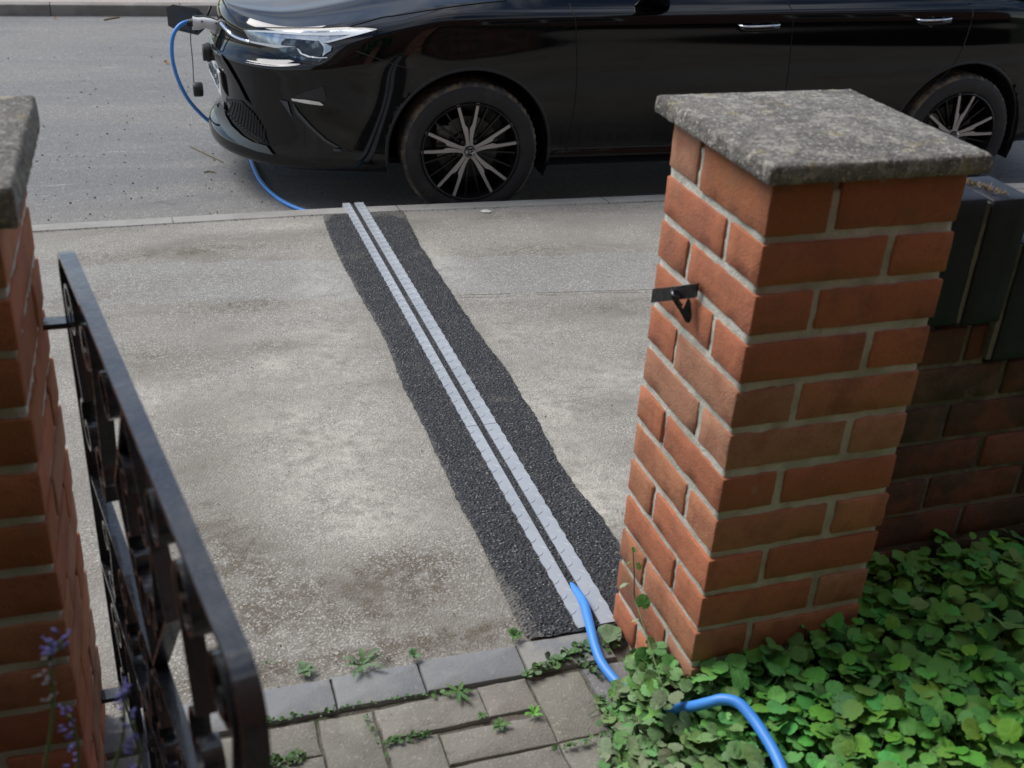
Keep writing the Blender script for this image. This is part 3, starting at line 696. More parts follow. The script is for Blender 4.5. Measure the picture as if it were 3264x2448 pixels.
# ------------------------------------------------------------------ steel cable channel across the footway
ch = empty('cable_channel', (0, .29, 0))
def cpt(side, y):   # four long edges of the channel, straight lines in plan
    L4 = [((.0565, 3.325), (-.0765, .286)), ((.0885, 3.325), (-.0485, .286)), ((.1075, 3.325), (-.0305, .288)), ((.146, 3.325), (.0035, .292))]
    (xa, ya), (xb, yb) = L4[side]; t = (y-yb)/(ya-yb); return xb+(xa-xb)*t
YJ = 1.163
for (ya, yb, nm) in ((.288, YJ-.0012, 0), (YJ+.0012, 3.322, 1)):
    for s0, s1 in ((0, 1), (2, 3)):
        q = MB(); n = int((yb-ya)/.006); vs = []; m = 0
        prof = [(-.0, -.010), (0, .0045), (.002, .0062), (.5, .0066), (.998, .0062), (1, .0045), (1, -.010)]
        for i in range(n+1):
            y = ya+(yb-ya)*i/n; x0, x1 = cpt(s0, y), cpt(s1, y); wv = .0011*math.sin(y*118+s0)+.0016*mn.noise(Vector((s0, y*75, 1)))
            for t, h in prof:
                outer = (t < .5 and s0 == 0) or (t > .5 and s0 == 2)
                vs.append((x0+(x1-x0)*t+(wv*(1 if s0 == 0 else -1) if outer and t != .5 else 0), y, gz(y)+h+.0012+.0008*fbm((3, y*3, 0))))
        P = len(prof); fs = [(i*P+k, i*P+k+1, (i+1)*P+k+1, (i+1)*P+k) for i in range(n) for k in range(P-1)]
        fs += [tuple(range(P)), tuple(range(n*P, n*P+P))[::-1]]
        q.add(vs, fs)
        # raised tear-shaped treads
        y = ya+.02; j = 0
        while y < yb-.015:
            x0, x1 = cpt(s0, y), cpt(s1, y); xm = x0+(x1-x0)*(.30 if j % 2 else .70); an = R_(45) if j % 2 else R_(-45)+math.pi
            an += random.uniform(-.1, .1); Lr = .0125; Wr = .0026; d = Vector((math.cos(an), math.sin(an), 0)); e = Vector((-d.y, d.x, 0)); c = Vector((xm, y, gz(y)+.0076))
            K = 8; vv = []; 
            for i in range(K+1):
                t = i/K*2-1; w = Wr*(1-t*t)**.6; cc_ = c+d*Lr*t+e*.0035*t*t
                zt = gz(cc_.y)+.0077
                vv += [Vector((cc_.x, cc_.y, zt))-e*w, Vector((cc_.x, cc_.y, zt+.0014*(1-t*t)**.5)), Vector((cc_.x, cc_.y, zt))+e*w]
            q.add(vv, [(i*3+k, (i+1)*3+k, (i+1)*3+k+1, i*3+k+1) for i in range(K) for k in range(2)])
            y += .0265; j += 1
        relative(q.build('cover_plate', M['galv'], angle=35), ch)
q = MB(); vs = []
ysb = np.linspace(.36, 3.322, 500)
for y in ysb:
    x0, x1 = cpt(1, y)-.001, cpt(2, y)+.001; zz = gz(y)+.0025
    vs += [(x0, y, zz), ((x0+x1)/2, y, zz+.0018+.0010*mn.noise(Vector((0, y*300, 0)))), (x1, y, zz)]
q.add(vs, [(i*3+k, i*3+k+1, i*3+4+k, i*3+3+k) for i in range(len(ysb)-1) for k in range(2)])
relative(q.build('brush_strip', M['brush'], smooth=True), ch)
q = MB(); vs = []
for y in (.283, .36, .5):
    vs += [(cpt(1, y)-.002, y, gz(y)-.002), (cpt(2, y)+.002, y, gz(y)-.002)]
q.add(vs, [(0, 1, 3, 2), (2, 3, 5, 4)]); relative(q.build('trough', M['brush']), ch)
# kerb drop face of the channel
for s0, s1 in ((0, 1), (2, 3)):
    q = MB(); q.box((cpt(s0, 3.32), 3.323, gz(3.3)-.03), (cpt(s1, 3.32), 3.327, gz(3.3)+.006)); relative(q.build('end_flange', M['galv']), ch)
tag(ch, 'grey chequer plate steel cable channel with black rubber slot, laid in the dark tarmac strip', 'cable channel')

# ------------------------------------------------------------------ the car
CARQ = (0.646060, 3.43, -0.375279, -0.040263, 0.931156)
car = empty('parked_car', CARQ[:3], CARQ[3], CARQ[4])
CM = Matrix.Translation(CARQ[:3]) @ Matrix.Rotation(CARQ[3], 4, 'Z') @ Matrix.Scale(CARQ[4], 4); CMI = CM.inverted()
HW = .909
PLAN = [(-1.125, .909), (-1.118, .76), (-1.085, .60), (-1.015, .44), (-.915, .30), (-.78, .18), (-.62, .095), (-.42, .035), (-.15, .008), (.15, 0), (.6, -.004), (1.4, -.006), (2.2, 0), (2.8, .012), (3.2, .05), (3.48, .14), (3.60, .30), (3.66, .55), (3.68, .909)]
def plan_samples():
    pts = crv([(x, y, 0) for x, y in PLAN], 24); out = []; acc = 0; s = [0]
    for i in range(1, len(pts)): s.append(s[-1]+(pts[i]-pts[i-1]).length)
    tot = s[-1]; q = []; d = 0
    while d < tot: q.append(d); d += .0125 if d < 2.6 or 3.6 < d < 4.6 else .03
    q.append(tot)
    X = np.interp(q, s, [p.x for p in pts]); Y = np.interp(q, s, [p.y for p in pts]); return np.array(q), X, Y
SQ, PX, PY = plan_samples()
TX, TY = np.gradient(PX, SQ), np.gradient(PY, SQ); TL = np.hypot(TX, TY)
NX_, NY_ = TY/TL*-1, TX/TL      # inward normal
# orient inward: towards (x+, y+)
sgn = np.sign(NX_[len(NX_)//2]*0+NY_[len(NY_)//2]); NX_, NY_ = NX_*sgn, NY_*sgn
def s_at(i): return SQ[int(np.argmin((PX-PLAN[i][0])**2+(PY-PLAN[i][1])**2))]
KEYS = [s_at(0), s_at(4), s_at(7), s_at(8)+.08, s_at(10), s_at(13), s_at(15), s_at(18)]
ROWS = [  # (z, inset) at: centre, corner, ahead of arch, over arch, door, rear door, rear corner, rear centre
 [(.17, .06), (.185, .07), (.215, .06), (.22, .07), (.225, .075), (.225, .075), (.28, .07), (.28, .06)],
 [(.185, -.015), (.20, .010), (.235, .030), (.24, .035), (.245, .035), (.245, .035), (.30, .03), (.30, .02)],
 [(.25, -.025), (.245, -.004), (.27, .014), (.28, .014), (.285, .018), (.285, .018), (.34, .01), (.34, .0)],
 [(.31, .030), (.33, .008), (.35, .006), (.36, .006), (.335, .030), (.335, .030), (.42, .0), (.42, 0)],
 [(.43, .040), (.45, .002), (.48, .0), (.52, -.004), (.50, .010), (.50, .010), (.6, 0), (.6, 0)],
 [(.55, .028), (.585, .0), (.63, .0), (.69, -.008), (.70, .002), (.72, .0), (.72, 0), (.72, .01)],
 [(.630, .0), (.660, .000), (.745, .002), (.83, .000), (.85, .006), (.87, .006), (.82, .01), (.8, .03)],
 [(.655, .018), (.678, .018), (.820, .012), (.912, .006), (.928, .010), (.950, .010), (.90, .03), (.88, .05)],
 [(.715, .045), (.715, .044), (.868, .028), (.938, .022), (.953, .024), (.980, .024), (.95, .05), (.95, .07)],
 [(.800, .052), (.800, .060), (.893, .075), (.958, .062), (.975, .070), (1.005, .065), (.98, .08), (1.0, .09)],
 [(.845, .088), (.836, .092), (.910, .140), (.978, .120), (1.010, .125), (1.042, .115), (1.0, .12), (1.03, .12)],
]
def smooth_interp(xq, xk, yk):
    """monotone cubic"""
    xk = np.array(xk, float); yk = np.array(yk, float); h = np.diff(xk); d = np.diff(yk)/h; m = np.zeros(len(xk))
    for i in range(1, len(xk)-1):
        m[i] = 0 if d[i-1]*d[i] <= 0 else 2*d[i-1]*d[i]/(d[i-1]+d[i])
    m[0] = 0; m[-1] = 0
    i = np.clip(np.searchsorted(xk, xq)-1, 0, len(h)-1); t = (xq-xk[i])/h[i]
    return (2*t**3-3*t**2+1)*yk[i]+(t**3-2*t**2+t)*h[i]*m[i]+(-2*t**3+3*t**2)*yk[i+1]+(t**3-t**2)*h[i]*m[i+1]
RZ = np.array([smooth_interp(SQ, KEYS, [k[0] for k in r]) for r in ROWS]); RI = np.array([smooth_interp(SQ, KEYS, [k[1] for k in r]) for r in ROWS])
# refine rows
rq = []; 
for r in range(len(ROWS)-1): rq += [r+t/8 for t in range(8)]
rq.append(len(ROWS)-1); rq = np.array(rq, float)
GZ = np.zeros((len(rq), len(SQ))); GI = GZ.copy()
for i in range(len(SQ)):
    GZ[:, i] = smooth_interp(rq, np.arange(len(ROWS)), RZ[:, i]) if False else np.interp(rq, np.arange(len(ROWS)), RZ[:, i])
    # inset as a smooth function of row with soft creases
    k = np.arange(len(ROWS), dtype=float); y = RI[:, i]; m = np.gradient(y, k); ii = np.clip(np.floor(rq).astype(int), 0, len(ROWS)-2); t = rq-ii
    GI[:, i] = (2*t**3-3*t**2+1)*y[ii]+(t**3-2*t**2+t)*m[ii]+(-2*t**3+3*t**2)*y[ii+1]+(t**3-t**2)*m[ii+1]
    z = RZ[:, i]; m = np.gradient(z, k)
    GZ[:, i] = (2*t**3-3*t**2+1)*z[ii]+(t**3-2*t**2+t)*m[ii]+(-2*t**3+3*t**2)*z[ii+1]+(t**3-t**2)*m[ii+1]
BX = PX[None]+NX_[None]*GI; BY = PY[None]+NY_[None]*GI; BY = np.minimum(BY, HW); BY[:, 0] = HW; BY[:, -1] = HW
RA = .392; AZ = .3234; ARCH = (0.0, 2.665)
def archfix(X, Z):
    X = X.copy(); Z = Z.copy()
    for cx in ARCH:
        dx, dz = X-cx, Z-AZ; d = np.hypot(dx, dz); near = (d > RA-.016) & (d < RA+.005)
        k = np.where(near & (d > 0), RA/np.maximum(d, 1e-6), 1); X = np.where(near, cx+dx*k, X); Z = np.where(near, AZ+dz*k, Z)
    return X, Z
SX = slice(None)
side = (BY < .35)
AX, AZZ = archfix(BX, GZ); BX2 = np.where(side, AX, BX); GZ2 = np.where(side, AZZ, GZ)
def inarch(x, z): return any(math.hypot(x-c, z-AZ) < RA-.004 for c in ARCH)
nr, nc = BX2.shape
DOORF = [(.478, .255), (.500, .60), (.470, .93), (.462, 1.2), (1.56, 1.2), (1.575, .95), (1.60, .60), (1.615, .255)]
DOORR = [(1.625, .255), (1.608, .60), (1.583, .95), (1.568, 1.2), (2.60, 1.2), (2.60, 1.0), (2.585, .80), (2.52, .68), (2.30, .455), (2.22, .255)]
def inpoly(x, y, P):
    c = False; j = len(P)-1
    for i in range(len(P)):
        if (P[i][1] > y) != (P[j][1] > y) and x < (P[j][0]-P[i][0])*(y-P[i][1])/(P[j][1]-P[i][1])+P[i][0]: c = not c
        j = i
    return c
def bodyside(mir):
    part = {'b': [], 'f': [], 'r': []}
    vs = [(BX2[i, j], (2*HW-BY[i, j]) if mir else BY[i, j], GZ2[i, j]) for i in range(nr) for j in range(nc)]
    for i in range(nr-1):
        for j in range(nc-1):
            q = (i*nc+j, i*nc+j+1, (i+1)*nc+j+1, (i+1)*nc+j); cx = sum(vs[k][0] for k in q)/4; cz = sum(vs[k][2] for k in q)/4
            if BY[i, j] < .35 and any(inarch(vs[k][0], vs[k][2]) for k in q): continue
            if BY[i, j] < .35 and i >= 8 and inpoly(cx, cz, DOORF): p = 'f'
            elif BY[i, j] < .35 and i >= 8 and inpoly(cx, cz, DOORR): p = 'r'
            else: p = 'b'
            part[p].append(q[::-1] if not mir else q)
    return vs, part
def compact(vs, fs):
    used = sorted({k for f in fs for k in f}); mp_ = {k: i for i, k in enumerate(used)}
    return [vs[k] for k in used], [tuple(mp_[k] for k in f) for f in fs]
bodyvs, bodyfs = [], []
body = MB(); vN, pN = bodyside(False); vF, pF = bodyside(True)
body.add(*compact(vN, pN['b'])); body.add(*compact(vF, pF['b']))
# fenders' top / cowl / hood
top = [(BX2[-1, j], BY[-1, j], GZ2[-1, j]) for j in range(nc)]
J0 = 0; J1 = max(j for j in range(nc) if PX[j] < .50 and j < nc//2*2 and SQ[j] < 2.8)
def crown(x): return .035+.03*sstep(-1.0, .2, x)
def hoodz(x, y, zedge): u = (y-HW)/(HW-.1); return zedge+crown(x)*max(0, 1-u*u)
HN = 30
hood = MB(); hv = []
for j in range(J0, J1+1):
    x, y, z = top[j]; h = HW-y
    for k in range(HN+1):
        t = -1+2*k/HN; u = t; w = h/(HW-.13)
        X = x+.0; Y = HW+h*t; zz = z+crown(x)*(1-u*u)*w
        # two bonnet creases
        zz += .010*w*math.exp(-((abs(t)-.62)/.10)**2)
        hv.append((X, Y, zz))
m = HN+1; hf = [(a*m+k, (a+1)*m+k, (a+1)*m+k+1, a*m+k+1) for a in range(J1-J0) for k in range(HN)]
hood.add(hv, hf)
# rear deck filler, underbody
body.build('body', M['paint'], car, smooth=True)
for sd_, (vv, pp_) in enumerate(((vN, pN), (vF, pF))):
    for key in 'fr':
        q = MB(); q.add(*compact(vv, pp_[key])); o = q.build('door', M['paint'], car, smooth=True)
        if sd_ == 0 and key == 'f': doorF = o
        elif sd_ == 0: doorR = o
        elif key == 'f': doorFf = o
        else: doorRf = o
bon = hood.build('bonnet', M['paint'], car, smooth=True)
q = MB(); q.box((-.62, .16, .24), (3.5, 2*HW-.16, .26)); q.box((.45, .10, .22), (2.2, 2*HW-.1, .30)); q.build('underbody', M['void'], car)
# wheel-arch liners
for c in ARCH:
    for y0, y1 in ((.02, .30), (2*HW-.30, 2*HW-.02)):
        q = MB(); vs = []; n = 28
        for i in range(n+1):
            a = R_(-20+220*i/n)
            for yy in (y0, y1): vs.append((c+math.cos(a)*(RA+.004), yy, AZ+math.sin(a)*(RA+.004)))
        inner = [(c+math.cos(R_(-20+220*i/n))*(RA+.004), y1 if y0 < .5 else y0, AZ+math.sin(R_(-20+220*i/n))*(RA+.004)) for i in range(n+1)]
        q.add(vs, [(2*i, 2*i+1, 2*i+3, 2*i+2) for i in range(n)]); q.add(inner, [tuple(range(n+1))]); q.build('arch_liner', M['void'], car)
        # rolled arch lip
        q = MB(); pts = []
        yl = y0-.02 if y0 < .5 else y1+.02
        for i in range(61):
            a = R_(-12+204*i/60); X = c+math.cos(a)*RA; Z = AZ+math.sin(a)*RA
            j = int(np.argmin(np.abs(PX-X)+(SQ < .6)*9+(SQ > 6.0)*9)); i2 = int(np.argmin(np.abs(GZ[:, j]-Z))); yb_ = BY[i2, j]
            pts.append((X, (yb_ if y0 < .5 else 2*HW-yb_)+(.004 if y0 < .5 else -.004), Z))
        q.tube(pts, .0085, 8); q.build('arch_lip', M['plastic'], car, smooth=True)
# greenhouse
gh = MB(); sec = [(.42, .125, 1.0, 1.0, .20), (.62, .12, 1.008, 1.10, .22), (.95, .12, 1.012, 1.25, .25), (1.30, .12, 1.018, 1.385, .275), (1.8, .118, 1.028, 1.42, .29), (2.4, .11, 1.035, 1.415, .295), (3.0, .11, 1.035, 1.37, .30), (3.35, .13, 1.03, 1.26, .31), (3.55, .20, 1.03, 1.06, .32)]
secs = []
for x in np.linspace(.42, 3.55, 50):
    secs.append([x]+[float(np.interp(x, [s[0] for s in sec], [s[k] for s in sec])) for k in (1, 2, 3, 4)])
vs = []
for x, yi, zb_, zt_, yt in secs:
    dz = .07 if x > 1.0 else .07*sstep(.4, 1.0, x)
    row = [(x, yi, zb_), (x, yi+(yt-yi)*.5, zb_+(zt_-zb_)*.55), (x, yt, zt_), (x, yt+.08, zt_+dz*.5), (x, yt+.3, zt_+dz*.9), (x, HW, zt_+dz)]
    vs += row+[(a, 2*HW-b, c) for a, b, c in row[::-1][1:]]
P = 11
glass = []; roof = []
for i in range(len(secs)-1):
    for k in range(P-1):
        f = (i*P+k, i*P+k+1, (i+1)*P+k+1, (i+1)*P+k); x = secs[i][0]
        (glass if (k < 2 or k > 7 or x < 1.28 or x > 3.1) else roof).append(f)
q = MB(); q.add(*compact(vs, glass)); q.build('window_glass', M['glass'], car, smooth=True)
q = MB(); q.add(*compact(vs, roof)); q.build('roof', M['paint'], car, smooth=True)
q = MB(); sill_ = [(x, yi-.004, zb_+.006) for x, yi, zb_, *_ in secs]; q.tube(sill_, .006, 6); q.tube([(a, 2*HW-b, c) for a, b, c in sill_], .006, 6); q.build('window_trim', M['gloss'], car, smooth=True)
q = MB(); q.add([(3.4, .2, 1.0), (3.68, .3, 1.0), (3.68, 2*HW-.3, 1.0), (3.4, 2*HW-.2, 1.0)], [(0, 1, 2, 3)]); q.build('tail_deck', M['paint'], car)
# surface picking on near side for trim
allv = [CM @ Vector(v) for v in vN]; allf = pN['b']+pN['f']+pN['r']; off = len(allv)
allv += [CM @ Vector(v) for v in hv]; allf = allf+[tuple(k+off for k in f) for f in hf]
# mirrored front half too
off = len(allv); allv += [CM @ Vector(v) for v in vF]; allf += [tuple(k+off for k in f) for f in pF['b']]
BV = BVHTree.FromPolygons(allv, allf)
def pick(u, v, off=.003):
    d = Vector(ray(u, v)).normalized(); h = BV.ray_cast(Vector(CP), d)
    if h[0] is None: return None
    n = h[1]; n = n if n.dot(d) < 0 else -n
    return CMI @ (h[0]+n*off)
def decal(name, outline, mat, off=.004, cell=9, parent=None, thick=0):
    """a trim piece lying on the bodywork: outline given as picked points, filled with a fine triangulation"""
    pts = []
    for i in range(len(outline)):
        a, b = Vector(outline[i]), Vector(outline[(i+1) % len(outline)]); n = max(1, int((b-a).length/cell))
        pts += [a.lerp(b, k/n) for k in range(n)]
    nb = len(pts); xs_ = [p.x for p in pts]; ys_ = [p.y for p in pts]; pl_ = [(p.x, p.y) for p in pts]
    x = min(xs_)+cell
    while x < max(xs_):
        y = min(ys_)+cell
        while y < max(ys_):
            if inpoly(x, y, pl_) and min((p-Vector((x, y))).length for p in pts) > cell*.5: pts.append(Vector((x, y)))
            y += cell
        x += cell
    r = delaunay_2d_cdt([Vector(p) for p in pts], [], [list(range(nb))], 1, 1e-4)
    vs = []; bad = set()
    for i, p in enumerate(r[0]):
        h = pick(p.x, p.y, off)
        if h is None: bad.add(i); h = Vector((0, 0, 0))
        vs.append(h)
    fs = [tuple(f) for f in r[2] if not (set(f) & bad)]
    fs = [f for f in fs if max((vs[f[a]]-vs[f[a-1]]).length for a in range(3)) < .12]
    if not fs: return None
    q = MB(); q.add(*compact(vs, fs)); o = q.build(name, mat, parent or car, smooth=True)
    return o
def line(name, pts, mat, r=.0022, off=.0005, n=6, parent=None):
    P2 = crv([(u, v, 0) for u, v in pts], 10); out = []
    for p in P2:
        h = pick(p.x, p.y, off)
        if h is not None and (not out or (h-out[-1]).length < .25): out.append(h)
    if len(out) < 2: return None
    q = MB(); q.tube(out, r, n); return q.build(name, mat, parent or car, smooth=True)
def lineloc(name, xz, mat, r=.0025, parent=None):
    """a seam on the side given in the car's own x, z"""
    out = []
    for x, z in [(p.x, p.y) for p in crv([(a, b, 0) for a, b in xz], 8)]:
        j = int(np.argmin(np.abs(PX-x)+(SQ < 1.0)*9+(SQ > 6.2)*9)); y = float(np.interp(z, GZ[:, j], BY[:, j])); out.append((x, y-.0003, z))
    q = MB(); q.tube(out, r, 6); q.build(name, mat, parent or car, smooth=True)
lineloc('door_seam', [(.480, .262), (.500, .60), (.480, .85), (.468, .955), (.465, .985)], M['void'])
lineloc('door_seam', [(1.62, .262), (1.604, .60), (1.580, .95), (1.572, 1.0)], M['void'])
lineloc('door_seam', [(2.60, 1.0), (2.592, .85), (2.545, .70), (2.42, .57), (2.295, .445)], M['paint'], .0032)
lineloc('sill_crease', [(.44, .330), (1.0, .330), (1.6, .33), (2.24, .33)], M['paint'], .004)
def bv(a, b): return ((450+a/2.37)/VS, (b/2.37)/VS)          # read off an enlarged crop
def hv2(a, b): return ((760+a/4.608)/VS, (60+b/4.608)/VS)
# headlight
hl = empty('headlight', (0, 0, 0)); hl.parent = car
decal('lamp_housing', [hv2(*p) for p in [(60, 130), (600, 150), (1200, 150), (1600, 130), (2040, 175), (1960, 290), (1700, 490), (1500, 630), (1380, 690), (1150, 680), (900, 640), (620, 560), (350, 450), (150, 370)]], M['gloss'], .003, 6, hl)
decal('lamp_reflector', [hv2(*p) for p in [(95, 165), (600, 185), (1200, 190), (1650, 175), (2000, 182), (1780, 240), (1320, 360), (1000, 330), (700, 290), (640, 380), (560, 420), (190, 345)]], M['lamp'], .005, 6, hl)
decal('daytime_strip', [hv2(*p) for p in [(150, 168), (600, 190), (1100, 222), (1500, 205), (1900, 172), (2005, 186), (1800, 240), (1320, 362), (1270, 345), (1500, 290), (1650, 245), (1300, 258), (900, 245), (400, 205), (150, 185)]], M['drl'], .007, 6, hl)
decal('daytime_strip', [hv2(*p) for p in [(180, 322), (400, 360), (700, 395), (860, 405), (560, 428), (200, 352)]], M['drl'], .007, 6, hl)
decal('lamp_reflector', [hv2(*p) for p in [(580, 425), (860, 400), (900, 450), (980, 540), (1100, 590), (1250, 590), (1200, 635), (1050, 635), (850, 590), (700, 520)]], M['lampdark'], .006, 6, hl)
decal('lamp_lens', [hv2(*p) for p in [(650, 340), (720, 290), (1190, 330), (1260, 420), (1250, 530), (1190, 570), (1040, 545), (930, 470), (890, 400), (640, 375)]], M['lampdark'], .008, 6, hl)
decal('lamp_bezel', [hv2(*p) for p in [(875, 430), (910, 450), (960, 520), (1060, 560), (1200, 575), (1320, 570), (1320, 585), (1200, 590), (1040, 580), (930, 530)]], M['drl'], .011, 5, hl)
decal('lamp_bezel', [hv2(*p) for p in [(1200, 335), (1290, 370), (1385, 420), (1370, 480), (1300, 520), (1245, 560), (1270, 480), (1265, 420)]], M['lamp'], .010, 6, hl)
# far headlight, seen edge-on: a simple mirrored copy of every lamp piece
hl2 = hl.copy(); COL.objects.link(hl2); hl2.parent = car; hl2.scale = (1, -1, 1); hl2.location = (0, 2*HW, 0)
for c_ in list(hl.children):
    k_ = c_.copy(); COL.objects.link(k_); k_.parent = hl2
# bonnet shut line, bumper seam, chrome trims
line('bonnet_gap', [bv(*p) for p in [(615, 0), (650, 70), (700, 140), (765, 200), (1000, 212), (1300, 214), (1560, 206)]], M['void'], .0042)
line('bonnet_gap', [bv(*p) for p in [(1560, 206), (1700, 165), (1830, 130)]]+[(813+(a/2.212)/VS*0, b) for a, b in []]+[(860, 33), (940, 20), (1020, 9), (1095, 1)], M['void'], .003)
line('chrome_trim', [bv(*p) for p in [(606, 178), (640, 215), (690, 265), (750, 295), (825, 318)]], M['chrome'], .0085, .002)
line('bumper_seam', [bv(*p) for p in [(1620, 385), (1750, 430), (1895, 480)]]+[(905, 155)], M['plastic'], .002)
decal('bumper_strip', [bv(*p) for p in [(1138, 742), (1250, 752), (1350, 768), (1382, 790), (1360, 795), (1240, 778), (1145, 758)]], M['chrome'], .006, 5)
decal('bumper_vent', [bv(*p) for p in [(1150, 730), (1250, 690), (1380, 650), (1400, 740), (1385, 765), (1250, 748)]], M['plastic'], .003, 8)
decal('bumper_fin', [bv(*p) for p in [(1055, 752), (1110, 765), (1140, 870), (1145, 885)]], M['lip'], .006, 5)
decal('bumper_fin', [bv(*p) for p in [(1150, 780), (1200, 850), (1290, 950), (1400, 1050), (1500, 1110), (1470, 1115), (1380, 1060), (1260, 950), (1170, 850)]], M['lip'], .006, 5)
decal('bumper_fin', [bv(*p) for p in [(1450, 1115), (1515, 1125), (1510, 1142), (1460, 1140)]], M['lip'], .007, 5)
decal('lower_splitter', [bv(*p) for p in [(548, 660), (556, 760), (565, 850), (600, 940), (660, 1020), (760, 1095), (880, 1140), (1010, 1168), (960, 1100), (860, 1075), (780, 1030), (700, 950), (655, 870), (640, 800), (600, 740), (560, 660)]], M['lip'], .012, 6)
decal('lower_grille', [bv(*p) for p in [(640, 745), (760, 760), (860, 860), (920, 960), (965, 1090), (880, 1065), (790, 1025), (700, 930), (660, 860), (680, 790)]], M['void'], .004, 8)
for i in range(13):
    t = i/12; a = (665+270*t, 845+225*t**.8); b = (700+235*t, 760+210*t*t)
    line('grille_fin', [bv(*b), bv((a[0]+b[0])/2+4, (a[1]+b[1])/2), bv(*a)], M['plastic'], .0018, .005)
    q_ = pick(*bv(*a), .010)
    if q_ is not None:
        g_ = MB(); g_.tube([q_, q_+Vector((-.012, -.002, .010))], [.0045, .0025], 6); g_.build('grille_tooth', M['lip'], car, smooth=True)
decal('grille_bridge', [bv(*p) for p in [(545, 340), (590, 380), (660, 480), (740, 620), (830, 800), (760, 740), (730, 660), (640, 540), (600, 500), (555, 400)]], M['gloss'], .010, 6)
# number plate on the nose: flat panel with dark characters and two white fixing caps
npl = MB(); px0 = -1.140; Rp = Matrix.Translation((-1.108, HW, .495)) @ Matrix.Rotation(R_(3.2), 4, 'Z') @ Matrix.Rotation(R_(-3), 4, 'Y')
npl.box((-.004, -.26, -.060), (.003, .26, .060), M=Rp); plo = npl.build('number_plate', M['plate'], car)
def glyph(mb, ch, y, w=.05, h=.079):
    S_ = {'H': [(0, 0, 0, 1), (1, 0, 1, 1), (0, .5, 1, .5)], 'F': [(0, 0, 0, 1), (0, 1, 1, 1), (0, .52, .8, .52)], 'U': [(0, 0, 0, 1), (1, 0, 1, 1), (0, 0, 1, 0)], '1': [(.5, 0, .5, 1)], 'Y': [(.5, 0, .5, .5), (.5, .5, 0, 1), (.5, .5, 1, 1)], 'N': [(0, 0, 0, 1), (1, 0, 1, 1), (0, 1, 1, 0)], 'P': [(0, 0, 0, 1), (0, 1, 1, 1), (1, 1, 1, .5), (0, .5, 1, .5)], '7': [(0, 1, 1, 1), (1, 1, .4, 0)]}[ch]
    for a, b, c, d in S_:
        p0 = Rp @ Vector((-.004, y-a*w, -h/2+b*h)); p1 = Rp @ Vector((-.004, y-c*w, -h/2+d*h))
        if (p1-p0).length > 0: mb.tube([p0, p1], .0035, 6)
for ch_, y in zip('NH71UFP', (.225, .16, .095, .035, -.045, -.11, -.175)):
    gl_ = MB(); glyph(gl_, ch_, y); gl_.build('plate_character', M['ink'], plo)
for y in (.13, -.165):
    g_ = MB(); c_ = Rp @ Vector((-.006, y, .02)); g_.tube([c_, c_+Vector((-.008, 0, 0))], [.010, .008], 10); g_.build('plate_screw', M['white'], plo, smooth=True)
# charging port: opening, swung-up flap and the round inner cover
q = MB(); PC = Vector((-1.118, .93, .745)); q.box((.050, -.10, -.06), (.08, .10, .055), M=Matrix.Translation(PC)); q.build('charge_port', M['void'], car)
fl = [(362, 17), (376, 10), (432, 20), (446, 36), (443, 62), (428, 76), (385, 66), (366, 56)]
nfl = np.array([-.50, -.82, .25]); w0 = CM @ Vector((-1.27, 1.12, .84)); c0 = nfl @ np.array(w0)
fp = [atp(u, v, nfl, c0) for u, v in fl]; nv = Vector(nfl).normalized()
def slab(name, pts, th, mat, shift=0, parent=car):
    k = len(pts); q = MB(); A_ = [p+nv*(shift) for p in pts]; B_ = [p+nv*(shift+th) for p in pts]
    q.add([CMI @ p for p in A_+B_], [tuple(range(k)), tuple(range(k, 2*k))[::-1]]+[(i, (i+1) % k, k+(i+1) % k, k+i) for i in range(k)]); return q.build(name, mat, parent, angle=40)
flap = slab('charge_flap', fp, .012, M['lip'])
flap.data.materials[0] = M['plastic']
ip = [(394, 20), (428, 26), (438, 38), (436, 56), (425, 70), (392, 62), (386, 40)]
slab('flap_liner', [atp(u, v, nfl, c0) for u, v in ip], .006, M['gloss'], .013, flap)
q = MB(); ha = CM @ Vector((-1.10, 1.0, .80)); q.tube([CMI @ ha, CMI @ atp(438, 58, nfl, c0)], .006, 8); q.build('flap_hinge', M['plastic'], flap, smooth=True)
pc = atp(451, 113, (0, 1, 0), (CM @ Vector((-1.12, .80, .69))).y); pcl = CMI @ pc
q = MB(); q.lathe([(0, -.030), (.036, -.030), (.041, -.024), (.041, -.012), (.046, -.010), (.046, .004), (.040, .008), (.040, .030), (0, .030)], 28, axis=0, org=pcl); q.build('port_cap', M['plastic'], car, angle=35)
